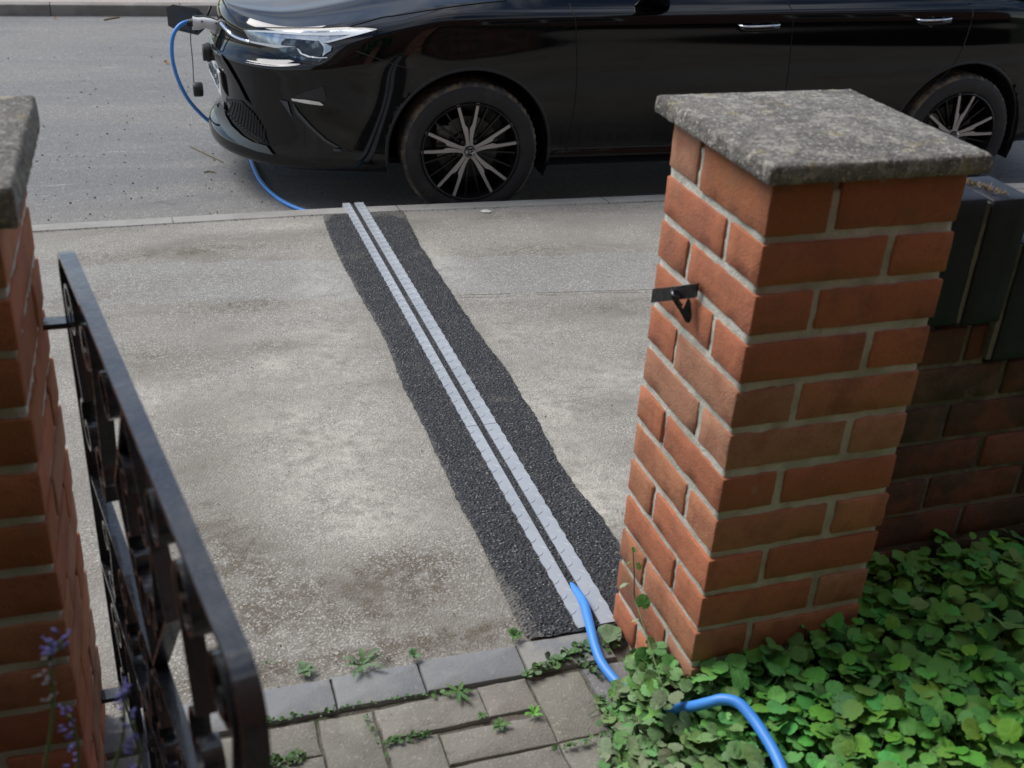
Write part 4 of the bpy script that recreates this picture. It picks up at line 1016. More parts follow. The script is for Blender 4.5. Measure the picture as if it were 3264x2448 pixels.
# door handles
for (u0, v0, u1, v1, d) in ((1594, 59, 1682, 55, doorF), (1977, 46, 2051, 41, doorR)):
    a = pick(u0, v0, .0); b = pick(u1, v1, .0)
    if a is None: continue
    q = MB(); L_ = b-a; n = 16; vs = []
    for i in range(n+1):
        t = i/n; c = a+L_*t; out = -.038*min(1, math.sin(math.pi*t)**.35 if 0 < t < 1 else 0)-.004
        for dy, dz in ((0, -.012), (-.010, -.014), (-.014, -.004), (-.012, .006), (-.004, .011), (.004, .009)): vs.append((c.x, c.y+out+dy, c.z+dz))
    m = 6; q.add(vs, [(i*m+k, i*m+(k+1) % m, (i+1)*m+(k+1) % m, (i+1)*m+k) for i in range(n) for k in range(m)]+[tuple(range(m))[::-1], tuple(range(n*m, n*m+m))])
    hd = q.build('door_handle', M['gloss'], d, smooth=True)
    q = MB(); vs = []
    for i in range(n+1):
        t = i/n; c = a+L_*t; out = -.038*min(1, math.sin(math.pi*t)**.35 if 0 < t < 1 else 0)-.004
        for dy, dz in ((-.013, .006), (-.0145, .012), (-.005, .0155), (.004, .013)): vs.append((c.x, c.y+out+dy, c.z+dz))
    m = 4; q.add(vs, [(i*m+k, i*m+(k+1) % m, (i+1)*m+(k+1) % m, (i+1)*m+k) for i in range(n) for k in range(m)])
    q.build('handle_chrome', M['chrome'], d, smooth=True)
    mid_ = a+L_*.42; q = MB(); q.lathe([(0, .0), (.030, .0), (.034, .002), (.036, .0)], 24, axis=1, org=(mid_.x, mid_.y-.001, mid_.z-.008)); q.build('handle_recess', M['gloss'], d, smooth=True)
# wing mirror and its foot
q = MB()
prof = [(0, -.02, .0), (.03, -.07, .02), (.06, -.14, .06)]
mb_ = MB(); c0_ = Vector((.86, .03, 1.005))
vs = []; n = 20
for i in range(9):
    t = i/8; z = .985+.16*t; cx = .87-.05*t; cy = .07-.16*t**.8; rx = .09*(1-.45*math.sin(math.pi*min(1, t*1.1)))+.05*t; ry = .035+.04*t*t
    for k in range(n): vs.append((cx+rx*math.cos(2*math.pi*k/n), cy+ry*math.sin(2*math.pi*k/n), z))
mb_.add(vs, [(i*n+k, i*n+(k+1) % n, (i+1)*n+(k+1) % n, (i+1)*n+k) for i in range(8) for k in range(n)]+[tuple(range(8*n, 9*n))]); mb_.build('wing_mirror', M['gloss'], car, smooth=True)
# wheels
def wheel(cx, near, rot=0, steer=0):
    w = empty('wheel', (cx, 0 if near else 2*HW, AZ)); w.parent = car; w.rotation_euler = (0, 0, steer+(0 if near else math.pi))
    T = MB(); Rr = .2165+.018
    T.lathe([(.232, .014), (.238, .004), (.246, .000), (.262, -.004), (.280, -.005), (.296, -.002), (.308, .006)], 96, mi=0)
    prof = [(.308, .006), (.315, .014), (.3215, .026), (.3234, .05)]; T.lathe(prof, 96, mi=1)
    a0_ = .05
    for k, (ya, yb_) in enumerate(((.05, .08), (.088, .118), (.126, .156), (.164, .190))):
        T.lathe([(.3234, ya), (.3234, yb_)], 96, mi=1)
        if k < 3: T.lathe([(.3234, yb_), (.317, yb_+.001), (.317, yb_+.007), (.3234, yb_+.008)], 96, mi=1)
    T.lathe([(.3234, .190), (.318, .202), (.30, .212), (.24, .205), (.232, .195)], 96, mi=0)
    # shoulder tread blocks
    nb = 58
    for i in range(nb):
        a = 2*math.pi*i/nb; wd_ = .6*math.pi/nb
        vs = []
        for (r, y) in ((.3085, .0050), (.3165, .0130), (.3232, .0255), (.3248, .046)):
            for s_ in (-1, 1): vs.append(((r+.0018)*math.cos(a+s_*wd_), y, (r+.0018)*math.sin(a+s_*wd_)))
        T.add(vs, [(0, 1, 3, 2), (2, 3, 5, 4), (4, 5, 7, 6)], mi=1)
    T.build('tyre', [M['tyre'], M['tread']], w, angle=40)
    Rm = MB()
    Rm.lathe([(.233, .006), (.2335, -.001), (.229, -.003), (.224, .0), (.2215, .010), (.219, .03), (.212, .05), (.208, .10), (.205, .17)], 96, mi=0)
    Rm.lathe([(.205, .17), (.06, .175), (0, .175)], 48, mi=0)
    rim = Rm.build('rim', [M['rimblack']], w, angle=40)
    D = MB(); D.lathe([(0, .07), (.08, .07), (.085, .09), (.150, .092), (.150, .11), (.0, .11)], 48); D.build('brake_disc', M['disc'], w, angle=40)
    cal = MB(); cal.box((-.155, .055, .035), (-.095, .12, .115)); cal.box((-.150, .050, .055), (-.125, .056, .095)); cal.build('brake_caliper', M['disc'], w)
    # black dished spoke bodies behind the silver faces
    px = .2290/562.0
    def arm(mb, a, mir, depth, poly, yf, yb, mi):
        vs = []; k = len(poly)
        for r, t in poly:
            t = t*(-1 if mir else 1); c, s = math.cos(a), math.sin(a); x, z = r*px, t*px
            yy = yf(r)
            vs.append((x*c-z*s, yy, x*s+z*c))
        for r, t in poly:
            t = t*(-1 if mir else 1); c, s = math.cos(a), math.sin(a); x, z = r*px, t*px
            vs.append((x*c-z*s, yf(r)+depth, x*s+z*c))
        fs = [tuple(range(k)), tuple(range(k, 2*k))[::-1]]+[(i, (i+1) % k, k+(i+1) % k, k+i) for i in range(k)]
        if mir: fs = [f[::-1] for f in fs]
        mb.add(vs, fs, mi=mi)
    blade = [(60, 0), (62, 42), (100, 40), (150, 44), (220, 58), (290, 75), (420, 103), (562, 133), (567, 101), (430, 70), (330, 46), (305, 34), (296, 22), (270, 12), (200, 6), (130, 4)]
    blk = [(60, 4), (62, 40), (150, 46), (290, 74), (562, 136), (566, 92), (330, 36), (130, 0)]
    thin = [(150, -8), (150, 8), (560, 18), (560, -2)]
    face = MB(); back = MB(); yf = lambda r: .022-.020*sstep(60, 560, r)
    for k in range(5):
        a = R_(95+72*k+rot)
        for mir in (0, 1):
            arm(face, a, mir, .004, blade, yf, None, 0)
            arm(back, a, mir, .034, blk, lambda r: yf(r)+.0035, None, 0)
        for da in (27, 45):
            arm(back, a+R_(da), 0, .02, thin, lambda r: .048-.02*sstep(60, 560, r), None, 0)
    face.build('spoke_faces', M['alloy'], w, angle=25); back.build('spoke_bodies', M['rimblack'], w, angle=25)
    hb = MB(); hb.lathe([(0, .020), (.026, .0205), (.034, .023), (.036, .045)], 32)
    hub = hb.build('hub', M['alloy'], w, angle=40)
    cap = MB(); cap.lathe([(0, .010), (.022, .0105), (.0265, .013), (.028, .022)], 40); cp_ = cap.build('centre_cap', M['gloss'], w, smooth=True)
    bd = MB()
    for r0_, th in ((.0235, .0016), (.0195, .0008)):
        P8 = [Vector((r0_*math.cos(R_(22.5+45*i)), .0088, r0_*math.sin(R_(22.5+45*i)))) for i in range(8)]
        for i in range(8): bd.tube([P8[i], P8[(i+1) % 8]], th, 5)
    for pts in ([(-.014, -.008), (-.014, .009), (-.0085, -.001), (-.003, .009), (-.003, -.008)], [(.0145, .006), (.009, .0095), (.002, .009), (.002, -.008), (.0095, -.0085), (.0145, -.004), (.0145, .000), (.009, .000)]):
        bd.tube([(x_, .0085, z_) for x_, z_ in pts], .0013, 5)
    bd.build('cap_emblem', M['chrome'], cp_)
    for i in range(5):
        nt = MB(); a = R_(95+36+72*i+rot); nt.tube([(.052*math.cos(a), .034, .052*math.sin(a)), (.052*math.cos(a), .050, .052*math.sin(a))], .010, 8)
        nt.build('wheel_nut', M['rimblack'], w, angle=40)
    return w
wheel(0, True, 0, R_(-3)); wheel(2.665, True, -8); wheel(0, False); wheel(2.665, False)
tag(car, 'shiny black estate car parked at the kerb, plugged in to charge at its nose', 'car')

# ------------------------------------------------------------------ blue charging cable
cab = empty('charging_cable', (-.22, 3.9, ROADZ))
def W(u, v, yw): return atp(u, v, (0, 1, 0), yw)
yp = (CM @ Vector((-1.2, .93, .8))).y
r = .0091
hang = [W(410, 47, yp), W(398, 49, yp-.01), W(385, 58, yp-.02), W(375, 75, yp-.03), W(371, 100, yp-.02), W(374, 135, yp), W(386, 175, yp+.04), W(405, 212, yp+.10), W(428, 240, yp+.17), W(452, 262, yp+.22)]
rz_ = ROADZ+r+.003
grd = [atz(478, 279, rz_+.03), atz(505, 296, rz_+.004), atz(527, 315, rz_), atz(538, 335, rz_), atz(547, 360, rz_), atz(562, 390, rz_), atz(588, 418, rz_), atz(620, 440, rz_), atz(660, 456, rz_), atz(705, 464, rz_)]
e3 = Vector((.085, 3.40, ROADZ+.02)); e4 = Vector((.10, 3.345, -.27)); e5 = Vector((.102, 3.30, gz(3.3)-.012)); e6 = Vector((cpt(1, 2.9)*.5+cpt(2, 2.9)*.5, 2.9, gz(2.9)-.016))
mid_pts = [Vector(((cpt(1, y)+cpt(2, y))/2, y, gz(y)-.016)) for y in (2.2, 1.5, .9, .55)]
out = [Vector(((cpt(1, .47)+cpt(2, .47))/2, .47, gz(.47)-.010)), atg(1252, 1288, .006), atz(1262, 1305, .013), atz(1270, 1335, .016), atz(1279, 1370, .016), atz(1287, 1400, .013), atz(1300, 1432, .010), atz(1322, 1462, .010), atz(1350, 1490, .012), atz(1395, 1518, .035), atz(1440, 1531, .07), atz(1490, 1527, .11), atz(1530, 1518, .14), atz(1562, 1511, .155), atz(1596, 1520, .16), atz(1626, 1552, .155), atz(1652, 1590, .15), atz(1675, 1630, .145), atz(1700, 1690, .14), atz(1740, 1800, .13)]
q = MB(); q.tube(crv(hang+grd+[e3, e4, e5, e6]+mid_pts+out, 8), r, 14); co = relative(q.build('cable', M['cable'], smooth=True), cab)
# plug: black gland, white-and-black pistol body
def ell(path, ra, rb, name, mat, n=18, up=Vector((0, 0, 1))):
    q = MB(); vs = []; P_ = [Vector(p) for p in path]
    for i, p in enumerate(P_):
        t = (P_[min(i+1, len(P_)-1)]-P_[max(i-1, 0)]).normalized(); b = t.cross(Vector((0, 1, 0))).normalized(); a = b.cross(t)
        for k in range(n):
            an = 2*math.pi*k/n; vs.append(p+a*math.cos(an)*ra[i]+b*math.sin(an)*rb[i])
    q.add(vs, [(i*n+k, i*n+(k+1) % n, (i+1)*n+(k+1) % n, (i+1)*n+k) for i in range(len(P_)-1) for k in range(n)]+[tuple(range(n))[::-1], tuple(range((len(P_)-1)*n, len(P_)*n))])
    return relative(q.build(name, mat, angle=50), cab)
g0, g1 = W(402, 50, yp), W(419, 49, yp)
ell([g0, g0.lerp(g1, .3), g0.lerp(g1, .32), g0.lerp(g1, .6), g0.lerp(g1, .62), g1], [.014, .018, .015, .019, .017, .024], [.014, .018, .015, .019, .017, .024], 'cable_gland', M['plastic'])
b_ = [W(416, 50, yp), W(428, 51, yp), W(440, 49, yp), W(452, 51, yp), W(461, 55, yp), W(470, 59, yp)]
ell(b_, [.026, .026, .024, .025, .028, .024], [.030, .028, .025, .025, .028, .026], 'plug_body', M['white'])
ell([W(459, 58, yp-.004), W(465, 64, yp-.004), W(467, 71, yp-.004), W(466, 77, yp-.004)], [.020, .022, .020, .012], [.020, .021, .017, .008], 'plug_head', M['white'])
bt = [p+Vector((0, .012, .018)) for p in b_]
ell([bt[0]+Vector((.008, 0, 0))]+bt[1:], [.017, .018, .017, .018, .020, .016], [.017, .016, .012, .012, .015, .014], 'plug_top', M['plastic'])
ell([W(466, 62, yp+.03), W(474, 66, yp+.06)], [.030, .030], [.030, .030], 'plug_nose', M['plastic'])
for (u, v) in ((436, 46), (467, 50), (461, 75)):
    q = MB(); c = W(u, v, yp-.024); q.tube([c, c+Vector((0, -.004, 0))], .0045, 8); relative(q.build('plug_screw', M['ink']), cab)
q = MB(); q.tube(crv([W(412, 56, yp-.01), W(412, 90, yp-.01), W(416, 130, yp), W(418, 165, yp), W(420, 207, yp)], 5), .0022, 6); relative(q.build('cap_lanyard', M['plastic'], smooth=True), cab)
c = W(427, 193, yp); q = MB(); q.lathe([(0, -.020), (.030, -.020), (.034, -.014), (.034, .018), (.029, .024), (0, .024)], 26, axis=0, org=c); relative(q.build('dust_cap', M['plastic'], angle=40), cab)
tag(cab, 'bright blue charging cable running from the garden through the channel to the car', 'charging cable')

# ------------------------------------------------------------------ planting
# soil bed
def canopy(x, y):
    a = sstep(-.17, .03, x); b = sstep(.05, .55, x)
    return .012+.135*a+.085*b
sheet('garden_bed', np.arange(-.20, 2.2, .03), np.arange(-1.6, .14, .03), lambda x, y: canopy(x, y)*.55-.03-.035*sstep(.04, -.03, x), M['bed'], nscale=20, amp=.012)
def leafmesh(R, notch=.35, lobes=11, fold=.25, el=1.0, seed=0):
    """roundish toothed leaf with a notch at the stalk; returns verts and faces; stalk at origin, blade towards +x"""
    n = 24; vs = [(0, 0, 0)]; 
    for i in range(n+1):
        t = i/n; a = -math.pi*.93+2*math.pi*.93*t
        rr = R*(1+.075*((i % 2)*2-1)*.6+.03*math.sin(a*3+seed))
        x = rr*math.cos(a)*el+R*.62; y = rr*math.sin(a)*.98; 
        d = math.hypot(x, y)/R
        vs.append((x, y, fold*abs(y)*.55-.16*R*d*d*.45+.05*R*math.sin(a*5+seed)))
    mid = []; m = len(vs)
    for i in range(n+1):
        x, y, z = vs[1+i]; mid.append((x*.55, y*.55, fold*abs(y)*.22+.02*R*math.sin(i*1.7+seed)))
    vs += mid; fs = []
    for i in range(n): fs += [(0, m+i, m+i+1), (m+i, 1+i, 2+i, m+i+1)]
    return np.array(vs), fs
LEAVES = [leafmesh(1, seed=s, fold=f, el=e) for s, f, e in ((0, .35, 1), (1.5, .15, .92), (3, .5, 1.08), (4.2, .0, 1.0), (5.1, .6, .9))]
def put_leaf(mb, p, R, tilt, az, roll, col, k=None):
    vs, fs = LEAVES[random.randrange(len(LEAVES)) if k is None else k]
    Mx = Matrix.Rotation(az, 3, 'Z') @ Matrix.Rotation(tilt, 3, 'Y') @ Matrix.Rotation(roll, 3, 'X')
    V2 = (vs*R) @ np.array(Mx).T+np.array(p)
    mb.add([tuple(v) for v in V2], fs, col)
def leafcol(x, y):
    dust = sstep(.10, -.14, x)*.75+(.10 if random.random() < .1 else 0)
    warm = sstep(.10, .5, x-y*.6)*random.uniform(0, .9)
    g = (random.uniform(.65, 1.15), random.uniform(.70, 1.1), random.uniform(.6, 1.2))
    base = [g[0]*(1+.75*warm), g[1]*(1+.30*warm), g[2]*(.9)]
    d = random.uniform(.2, 1)*dust; dc = (2.35, .70, 2.6)
    return tuple(base[i]*(1-d)+dc[i]*d for i in range(3))
def leftedge(y):
    return float(np.interp(y, [-1, -.4, -.1, .05, .12, .17, .2], [-.26, -.22, -.165, -.125, -.095, -.035, -.012]))+.03*fbm((y*14, 0, 0))
gc = MB(); st = MB(); cnt = 0; tries = 0; cabp = [(p.x, p.y, p.z) for p in crv(out[6:], 3)]
while cnt < 12500 and tries < 150000:
    tries += 1
    y = random.uniform(-.62, .112); x = random.uniform(-.27, 1.25)
    if y > .0 and not (x < -.012 or x > .325): continue
    if y > .10 and x > 0: continue
    if x < -.012 and y > .17: continue
    le = leftedge(y)
    if x < le: continue
    if .47 < x < .60 and -.24 < y < -.09 and random.random() < .93: continue
    edge = sstep(0, .07, x-le)
    if random.random() > .35+.65*edge: continue
    lay = random.random()**.7
    hc = canopy(x, y)*(.55+.45*edge)
    z = -.03+hc*(.30+.70*lay)+.045*lay*edge+.022*fbm((x*11, y*11, 4))
    z = max(z, .004)
    R = random.choice([.008, .0105, .0125, .0145, .016, .018, .020])*(1 if random.random() < .97 else 1.45)*(.70+.30*edge)
    if min((x-a)**2+(y-b)**2 for a, b, c in cabp) < (.012+R*.9)**2 and random.random() < .96:
        z = min(z, .03) if x < .0 else min(z, .10)
        if random.random() < .6: continue
    tilt = random.gauss(-.08, .44); az = random.uniform(0, 6.283)
    put_leaf(gc, (x-R*.6*math.cos(az), y-R*.6*math.sin(az), z), R, tilt, az, random.gauss(0, .30), leafcol(x, y)); cnt += 1
    if random.random() < .4:
        b0 = Vector((x+random.gauss(0, .012), y+random.gauss(0, .012), max(.0, z-.06))); st.tube([b0, Vector((x-R*.6*math.cos(az), y-R*.6*math.sin(az), z))], .0009, 4)
for i in range(420):        # growth standing up against the pillar foot on the gate side
    y = random.uniform(-.05, .13); x = random.uniform(-.085+.3*max(0, y), -.012 if y > 0 else .03)
    if y <= 0 and random.random() < .3: continue
    z = random.uniform(.01, .145)*(1-.5*max(0, y)/.13); R = random.choice([.009, .0115, .014, .0165]); az = random.uniform(0, 6.283)
    c_ = Vector((x, y, z))
    if min((c_-Vector(q_)).length for q_ in cabp) < R+.012 or any((x-a)**2+(y-b)**2 < .012**2 and z > c for a, b, c in cabp): continue
    put_leaf(gc, (x-R*.6*math.cos(az), y-R*.6*math.sin(az), z), R, random.gauss(-.1, .5), az, random.gauss(0, .35), leafcol(x, y))
for i, (u, v, R, zz) in enumerate([(1824, 1520, .031, .16), (1560, 1585, .034, .10), (1690, 1345, .014, .19), (1965, 1230, .018, .23), (1470, 1335, .012, .15)]):
    p = atz(u, v, zz); put_leaf(gc, p-Vector((0, R*.5, 0)), R, -.15, random.uniform(1, 2), .1, (1.1, 1.05, .9), i % 5)
gco = gc.build('ground_cover', M['leaf'], smooth=True)
stt = st.build('stalks', M['stem'], gco); stt['kind'] = 'stuff'
tag(gco, 'dense green ground cover of small round toothed leaves round the pillar base', 'ground cover', kind='stuff')
# tall weed stem in front of the pillar's gate-side face
wd_ = empty('tall_weed', atz(1440, 1480, .03)); q = MB()
sp = [atp(1430, 1478, (1, 0, 0), -.075), atp(1405, 1400, (1, 0, 0), -.05), atp(1385, 1335, (1, 0, 0), -.045), atp(1371, 1290, (1, 0, 0), -.04), atp(1370, 1240, (1, 0, 0), -.045), atp(1367, 1185, (1, 0, 0), -.045)]
q.tube(crv(sp, 6), .0012, 6); relative(q.build('stem', M['stem'], smooth=True), wd_)
for (u, v, R, az, tl, c) in [(1386, 1310, .014, .8, -.7, (.8, .8, .8)), (1356, 1262, .010, 3.3, .2, (2.2, 1.0, 2.5)), (1378, 1338, .008, 3.0, .3, (2.2, 1.1, 2.8)), (1375, 1222, .007, 0, .3, (1.2, .9, 1)), (1362, 1215, .006, 3, .5, (1.2, .9, 1)), (1368, 1190, .005, 1, -.3, (1, .9, 1)), (1400, 1392, .012, .3, .2, (1.4, .9, 1.6))]:
    q = MB(); p = atp(u, v, (1, 0, 0), -.048); put_leaf(q, p, R, tl, az, .6, c); relative(q.build('leaf', M['leaf'], smooth=True), wd_)
tag(wd_, 'thin upright weed stem growing in front of the pillar with few dusty leaves', 'weed')
# small weeds in joints
def rosette(name, p, n, L, wdt, label, cat, group=None, rise=.35, lobed=False, cols=((1, 1, 1),)):
    root = empty(name, p)
    for i in range(n):
        az = 2*math.pi*i/n+random.uniform(-.35, .35); q = MB(); vs = []; K = 9; l = L*random.uniform(.6, 1.1); up = rise*random.uniform(.4, 1.4)
        for k in range(K+1):
            t = k/K; w = wdt*(math.sin(math.pi*min(1, t*.94+.06))**.8)*(1+(.55*(-1)**k if lobed else 0)); z = l*up*math.sin(t*2.2)*.6+.002
            x = l*t; vs += [(x, -w, z+w*.3), (x, 0, z), (x, w, z+w*.3)]
        Mx = Matrix.Rotation(az, 4, 'Z'); q.add([Mx @ Vector(v) for v in vs], [(k*3+j, k*3+j+1, k*3+4+j, k*3+3+j) for k in range(K) for j in range(2)], random.choice(cols))
        q.build('leaf', M['leaf'], root, smooth=True)
    tag(root, label, cat, group); return root
dusty = ((1.3, .65, 1.6), (1.1, .62, 1.3), (.9, .6, 1.0)); fresh = ((.75, .52, .75), (.85, .56, .7), (.6, .45, .6))
rosette('weed', atz(783, 1440, .003), 8, .042, .0045, 'spread dandelion weed with jagged leaves at the back of the grey edging', 'weed', rise=.5, lobed=True, cols=dusty)
rosette('weed', atz(656, 1449, .003), 9, .022, .006, 'low dusty clump of weed left of the dandelion by the grey edging', 'weed', cols=dusty)
rosette('weed', atz(893, 1420, .003), 6, .016, .005, 'small weed seedling between the dandelion and the black tarmac', 'weed', rise=.9, cols=dusty)
rosette('weed', atz(1112, 1378, .003), 7, .020, .006, 'bright green seedling where the black tarmac meets the grey edging', 'weed', rise=.8, cols=fresh)
rosette('weed', atz(1318, 1375, .006), 6, .030, .016, 'broad dusty leaf weed beside the cable end of the steel channel', 'weed', rise=.25, cols=dusty)
rosette('weed', atz(1080, 1568, .0), 8, .020, .004, 'small green weed in the paver joint below the middle of the edging', 'weed', cols=fresh)
rosette('weed', atz(990, 1497, .002), 6, .034, .004, 'flat leafy weed lying in the joint in front of the grey edging', 'weed', rise=.15, cols=fresh)
rosette('weed', atz(1153, 1545, .0), 9, .020, .0022, 'grassy tuft in the paver joint near the ground cover', 'weed', rise=.6, cols=((1.6, 1.3, .8), (1.1, 1.1, .8)))
rosette('weed', atz(1040, 1548, .0), 5, .012, .003, 'tiny weed sprouting on the block paving', 'weed', cols=fresh)
rosette('weed', atz(1390, 1330, .01), 7, .02, .006, 'clump of dusty leaves against the foot of the pillar', 'weed', rise=.9, cols=dusty)
# moss and tiny-leaved growth in joints: too many to count
ms = MB(); olive = ((.55, .4, .45), (.95, .5, .8), (.45, .4, .4))
def jl(a, b, n, sp=.004, s=1.0, cols=fresh):
    for i in range(int(n*.5)):
        t = random.random()**(1.0); p = a.lerp(b, t); cols = random.choice((fresh, dusty, olive))
        p = p+Vector((random.gauss(0, sp), random.gauss(0, sp), random.uniform(.0, .006*s)))
        put_leaf(ms, p, random.uniform(.0016, .0042)*s, random.gauss(-.2, .5), random.uniform(0, 6.28), random.gauss(0, .4), random.choice(cols))
def Z(u, v, z=0): return atz(u, v, z)
jl(Z(1135, 1462), Z(1265, 1400), 210, .006, 1.9); jl(Z(1240, 1405), Z(1300, 1470), 90, .006, 1.3); jl(Z(1300, 1395), Z(1350, 1385), 60, .007, 1.5, dusty)
jl(Z(575, 1560), Z(735, 1533), 90, .003, 1.1); jl(Z(575, 1655), Z(660, 1630), 120, .005, 1.4); jl(Z(830, 1605), Z(925, 1585), 120, .003, 1.1); jl(Z(785, 1545), Z(835, 1640), 40, .003)
jl(Z(745, 1532), Z(920, 1498), 50, .002, .9); jl(Z(1190, 1620), Z(1330, 1590), 80, .003, 1.2); jl(Z(1290, 1500), Z(1330, 1560), 60, .006, 1.3); jl(Z(925, 1505), Z(1010, 1490), 40, .003, 1.2)
jl(Z(1300, 1560), Z(1380, 1650), 90, .012, 1.6); jl(Z(480, 1480), Z(500, 1500), 40, .006, 1.4); jl(Z(560, 1440), Z(600, 1420), 20, .02, .8, dusty)
mo = ms.build('joint_moss', M['leaf'], smooth=True); tag(mo, 'moss and tiny weeds filling the joints of the block paving', 'moss', kind='stuff')
# grass blades near bed edge
# loose grit on road and footway
gt = MB()
def pebble(p, s, c):
    vs = [(random.uniform(.7, 1.2)*s*a, random.uniform(.7, 1.2)*s*b, random.uniform(.5, .9)*s*c_) for a, b, c_ in ((1, 0, 0), (0, 1, 0), (-1, 0, 0), (0, -1, 0), (0, 0, 1), (0, 0, -1))]
    gt.add([(v[0]+p[0], v[1]+p[1], v[2]+p[2]) for v in vs], [(0, 1, 4), (1, 2, 4), (2, 3, 4), (3, 0, 4), (1, 0, 5), (2, 1, 5), (3, 2, 5), (0, 3, 5)], c)
for i in range(1500):
    x = random.uniform(-2.5, 1.2); y = random.uniform(3.35, 7.0)*1.0
    if random.random() < (y-3.3)/4.5: continue
    pebble((x, y, ROADZ+.002), random.choice([.002, .003, .004, .006]), random.choice([(.5, .5, .5), (1, 1, 1), (2.6, 2.5, 2.3), (.8, .75, .7)]))
for i in range(1100):
    x = random.uniform(-1.0, 1.5); y = .29+abs(random.gauss(0, .06)) if random.random() < .35 else random.uniform(.3, 3.2)
    pebble((x, y, gz(y)), random.choice([.0012, .0018, .0025]), random.choice([(.8, .8, .8), (2.4, 2.2, 2.0), (3.8, 3.6, 3.3), (1.2, 1.1, 1)]))
for i in range(260):
    x = random.uniform(-1.2, 2.4); y = kerb_y(x)-KW-abs(random.gauss(0, .012)); pebble((x, y, gz(y)), random.choice([.002, .003]), random.choice([(.8, .7, .5), (1.5, 1.3, 1.0), (.5, .45, .35)]))
tag(gt.build('loose_grit', M['grit']), 'scattered loose grit on the road and pavement', 'grit', kind='stuff')
# bird dropping, twigs, fallen leaves
bp = atg(1050, 456, .001); q = MB(); n = 26
ring_ = [(math.cos(2*math.pi*i/n)*.026*(1+.8*fbm((i*.9, 2, 1), 2)), math.sin(2*math.pi*i/n)*.022*(1+.8*fbm((i*.9, 5, 1), 2))) for i in range(n)]
q.add([(bp.x+a*.9, bp.y+b, gz(bp.y+b)+.001) for a, b in ring_]+[(bp.x+a*.6, bp.y+b*.6, gz(bp.y+b*.6)+.004) for a, b in ring_], [(i, (i+1) % n, n+(i+1) % n, n+i) for i in range(n)]+[tuple(range(n, 2*n))])
tag(q.build('bird_dropping', M['bird'], smooth=True), 'white bird dropping on the pavement just below the front wheel', 'bird dropping')
def twig(pts, label, r=.002, side=None):
    q = MB(); q.tube(crv([atz(u, v, ROADZ+.005) for u, v in pts], 5), r, 5)
    if side: q.tube([atz(*side[0], ROADZ+.005), atz(*side[1], ROADZ+.01)], r*.8, 5)
    tag(q.build('twig', M['wood']), label, 'twig', 'twigs on the road')
twig([(410, 315), (425, 323), (440, 330), (452, 336), (470, 344), (482, 350)], 'thin bent twig on the road left of the blue cable', .0022, ((440, 330), (436, 320)))
twig([(440, 372), (452, 370), (464, 372)], 'short dry twig on the road below the longer bent twig', .003)
twig([(225, 43), (238, 40), (258, 37)], 'pale stick lying at the foot of the far kerb', .006)
def fleaf(u, v, R, label):
    q = MB(); p = atz(u, v, ROADZ+.008); put_leaf(q, p, R, -.3, 1.0, .5, (1, 1, 1)); tag(q.build('fallen_leaf', M['deadleaf'], smooth=True), label, 'leaf', 'fallen leaves')
fleaf(358, 136, .018, 'dry orange leaf on the road left of the hanging cable')
fleaf(118, 40, .012, 'small brown leaf lying by the far kerb')
# lavender spikes at the lower left, close to the lens
def lav(top, base, label, dens):
    root = empty('lavender_stem', base); q = MB(); pth = crv([base, base.lerp(top, .5)+Vector((.006, 0, 0)), top], 10); q.tube(pth, .0016, 6); relative(q.build('stem', M['stem'], smooth=True), root)
    fl_ = MB(); L = len(pth); d = (top-base).normalized()
    for (t, n, pale) in dens:
        c = base.lerp(top, t)
        for i in range(max(3, int(n*.55))):
            az = random.uniform(0, 6.28); e = Vector((math.cos(az), math.sin(az), random.uniform(.1, .9))).normalized(); l = random.uniform(.004, .0075); p = c+Vector((random.gauss(0, .002), random.gauss(0, .002), random.gauss(0, .003)))
            col = (.62, .62, .8) if not pale else (.8, .75, .35); col = shade(col, .2)
            fl_.tube([p, p+e*l*.5, p+e*l], [.0008, .0017, .0006], 5, col)
            if random.random() < .5:
                tip = p+e*l
                for s_ in range(3): fl_.tube([tip, tip+(e+Vector((random.gauss(0, .5), random.gauss(0, .5), .2))).normalized()*.003], [.001, .0004], 3, col)
    relative(fl_.build('flowers', M['petal'], smooth=True), root)
    tag(root, label, 'lavender', 'lavender stems beside the gate')
pY = (0, 1, 0)
lav(atp(108, 1388, pY, -.42), atp(88, 1700, pY, -.42), 'leftmost lavender spike with pale faded lower flowers in front of the brick pillar', [(1.0, 7, 0), (.96, 9, 0), (.90, 6, 1), (.80, 9, 1), (.72, 8, 1), (.62, 6, 1)])
lav(atp(130, 1383, pY, -.415), atp(100, 1420, pY, -.42), 'short purple side bloom at the top of the leftmost lavender', [(1.0, 12, 0), (.7, 8, 0), (.3, 4, 0)])
lav(atp(150, 1545, pY, -.40), atp(160, 1700, pY, -.40), 'dim purple lavender spike low down between the pillar and the gate', [(1.0, 7, 0), (.85, 9, 0), (.72, 9, 0), (.55, 7, 0), (.35, 6, 0)])
lav(atp(268, 1490, pY, -.44), atp(232, 1700, pY, -.42), 'lavender spike with bright lilac flowers crossing the iron gate', [(1.0, 12, 0), (.93, 9, 0), (.84, 7, 0), (.7, 8, 1), (.6, 5, 1)])
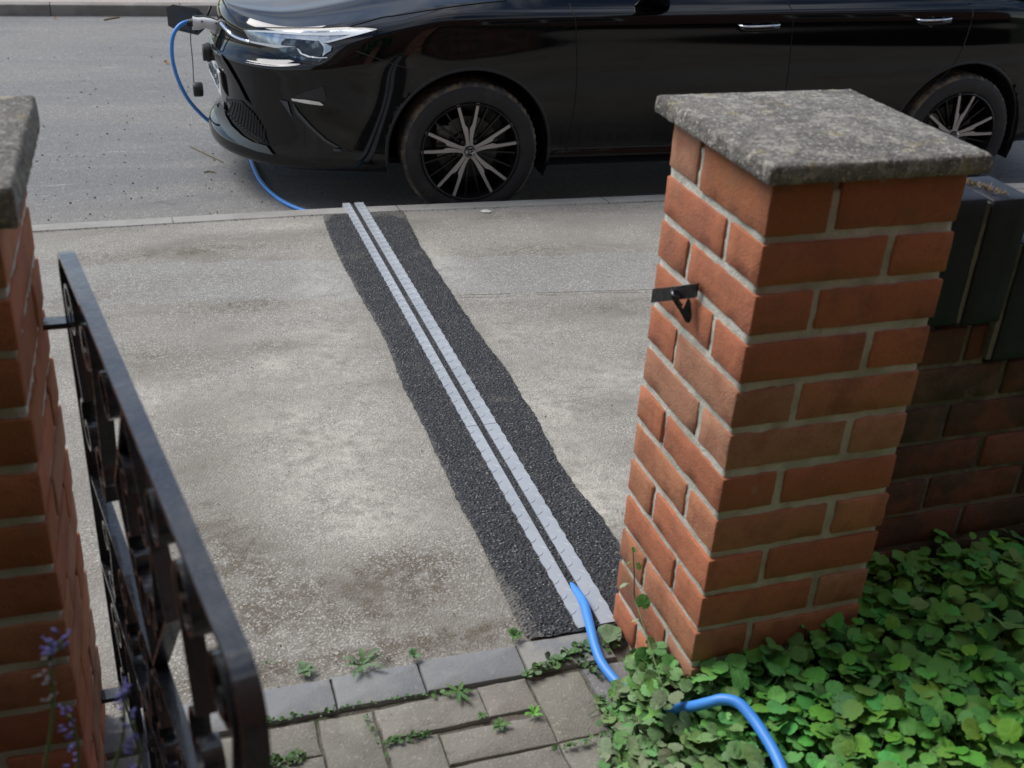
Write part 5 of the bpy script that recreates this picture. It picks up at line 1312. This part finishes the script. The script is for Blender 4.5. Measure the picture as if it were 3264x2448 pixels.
lav(atp(286, 1560, pY, -.44), atp(290, 1700, pY, -.44), 'lowest lavender spike against the gate with deep purple flowers', [(1.0, 7, 0), (.75, 10, 0), (.60, 9, 0), (.3, 8, 0)])
hd_ = MB()  # out-of-view shrub, added to keep skylight off the left pillar's front
for i in range(2600):
    p = (random.uniform(-2.5, -1.14), random.uniform(-1.9, -.16), random.uniform(0, 1.55)); put_leaf(hd_, p, random.uniform(.03, .06), random.gauss(0, .6), random.uniform(0, 6.3), random.gauss(0, .6), shade((.6, .55, .6), .2))
hr = empty('shade_shrub', (-1.9, -1.2, 0)); relative(hd_.build('foliage', M['leaf'], smooth=True), hr)
q = MB(); 
for i in range(7): q.tube(crv([(-1.9, -1.2, -.1), (-1.9+random.gauss(0, .2), -1.2+random.gauss(0, .2), .6), (-1.9+random.gauss(0, .4), -1.2+random.gauss(0, .4), 1.3)], 5), [.03]*5+[.02]*5+[.01], 6)
relative(q.build('branches', M['wood']), hr); tag(hr, 'unseen dark green shrub added left of the path to shade the left pillar', 'shrub')
# the house front the path leads back to: it shades the near faces of everything
HY = -2.7
hs = empty('brick_house', (0, HY, 0)); q = MB()
q.box((-9, HY-.6, -.6), (9, HY, 6.2)); relative(q.build('wall', M['house']), hs)
q = MB(); q.add([(-9.3, HY+.4, 6.05), (9.3, HY+.4, 6.05), (9.3, HY-3.5, 9), (-9.3, HY-3.5, 9), (-9.3, HY+.4, 6.2), (9.3, HY+.4, 6.2)], [(0, 1, 2, 3), (4, 5, 1, 0)]); relative(q.build('roof', M['void']), hs)
for x in (-6.2, -2.8, 2.6, 6.0):
    for z in (.9, 3.6):
        q = MB(); q.box((x-.75, HY, z), (x+.75, HY+.03, z+1.3)); f_ = relative(q.build('window', M['upvc']), hs)
        q = MB(); q.box((x-.68, HY+.03, z+.07), (x-.03, HY+.035, z+1.23)); q.box((x+.03, HY+.03, z+.07), (x+.68, HY+.035, z+1.23)); g = q.build('pane', M['pane'], f_)
tag(hs, 'red brick house front with white windows facing the gate', 'house')
sheet('front_garden', np.linspace(-9, 9, 30), np.linspace(HY, -1.9, 5), lambda x, y: -.03, M['soil'], nscale=3, amp=.02)
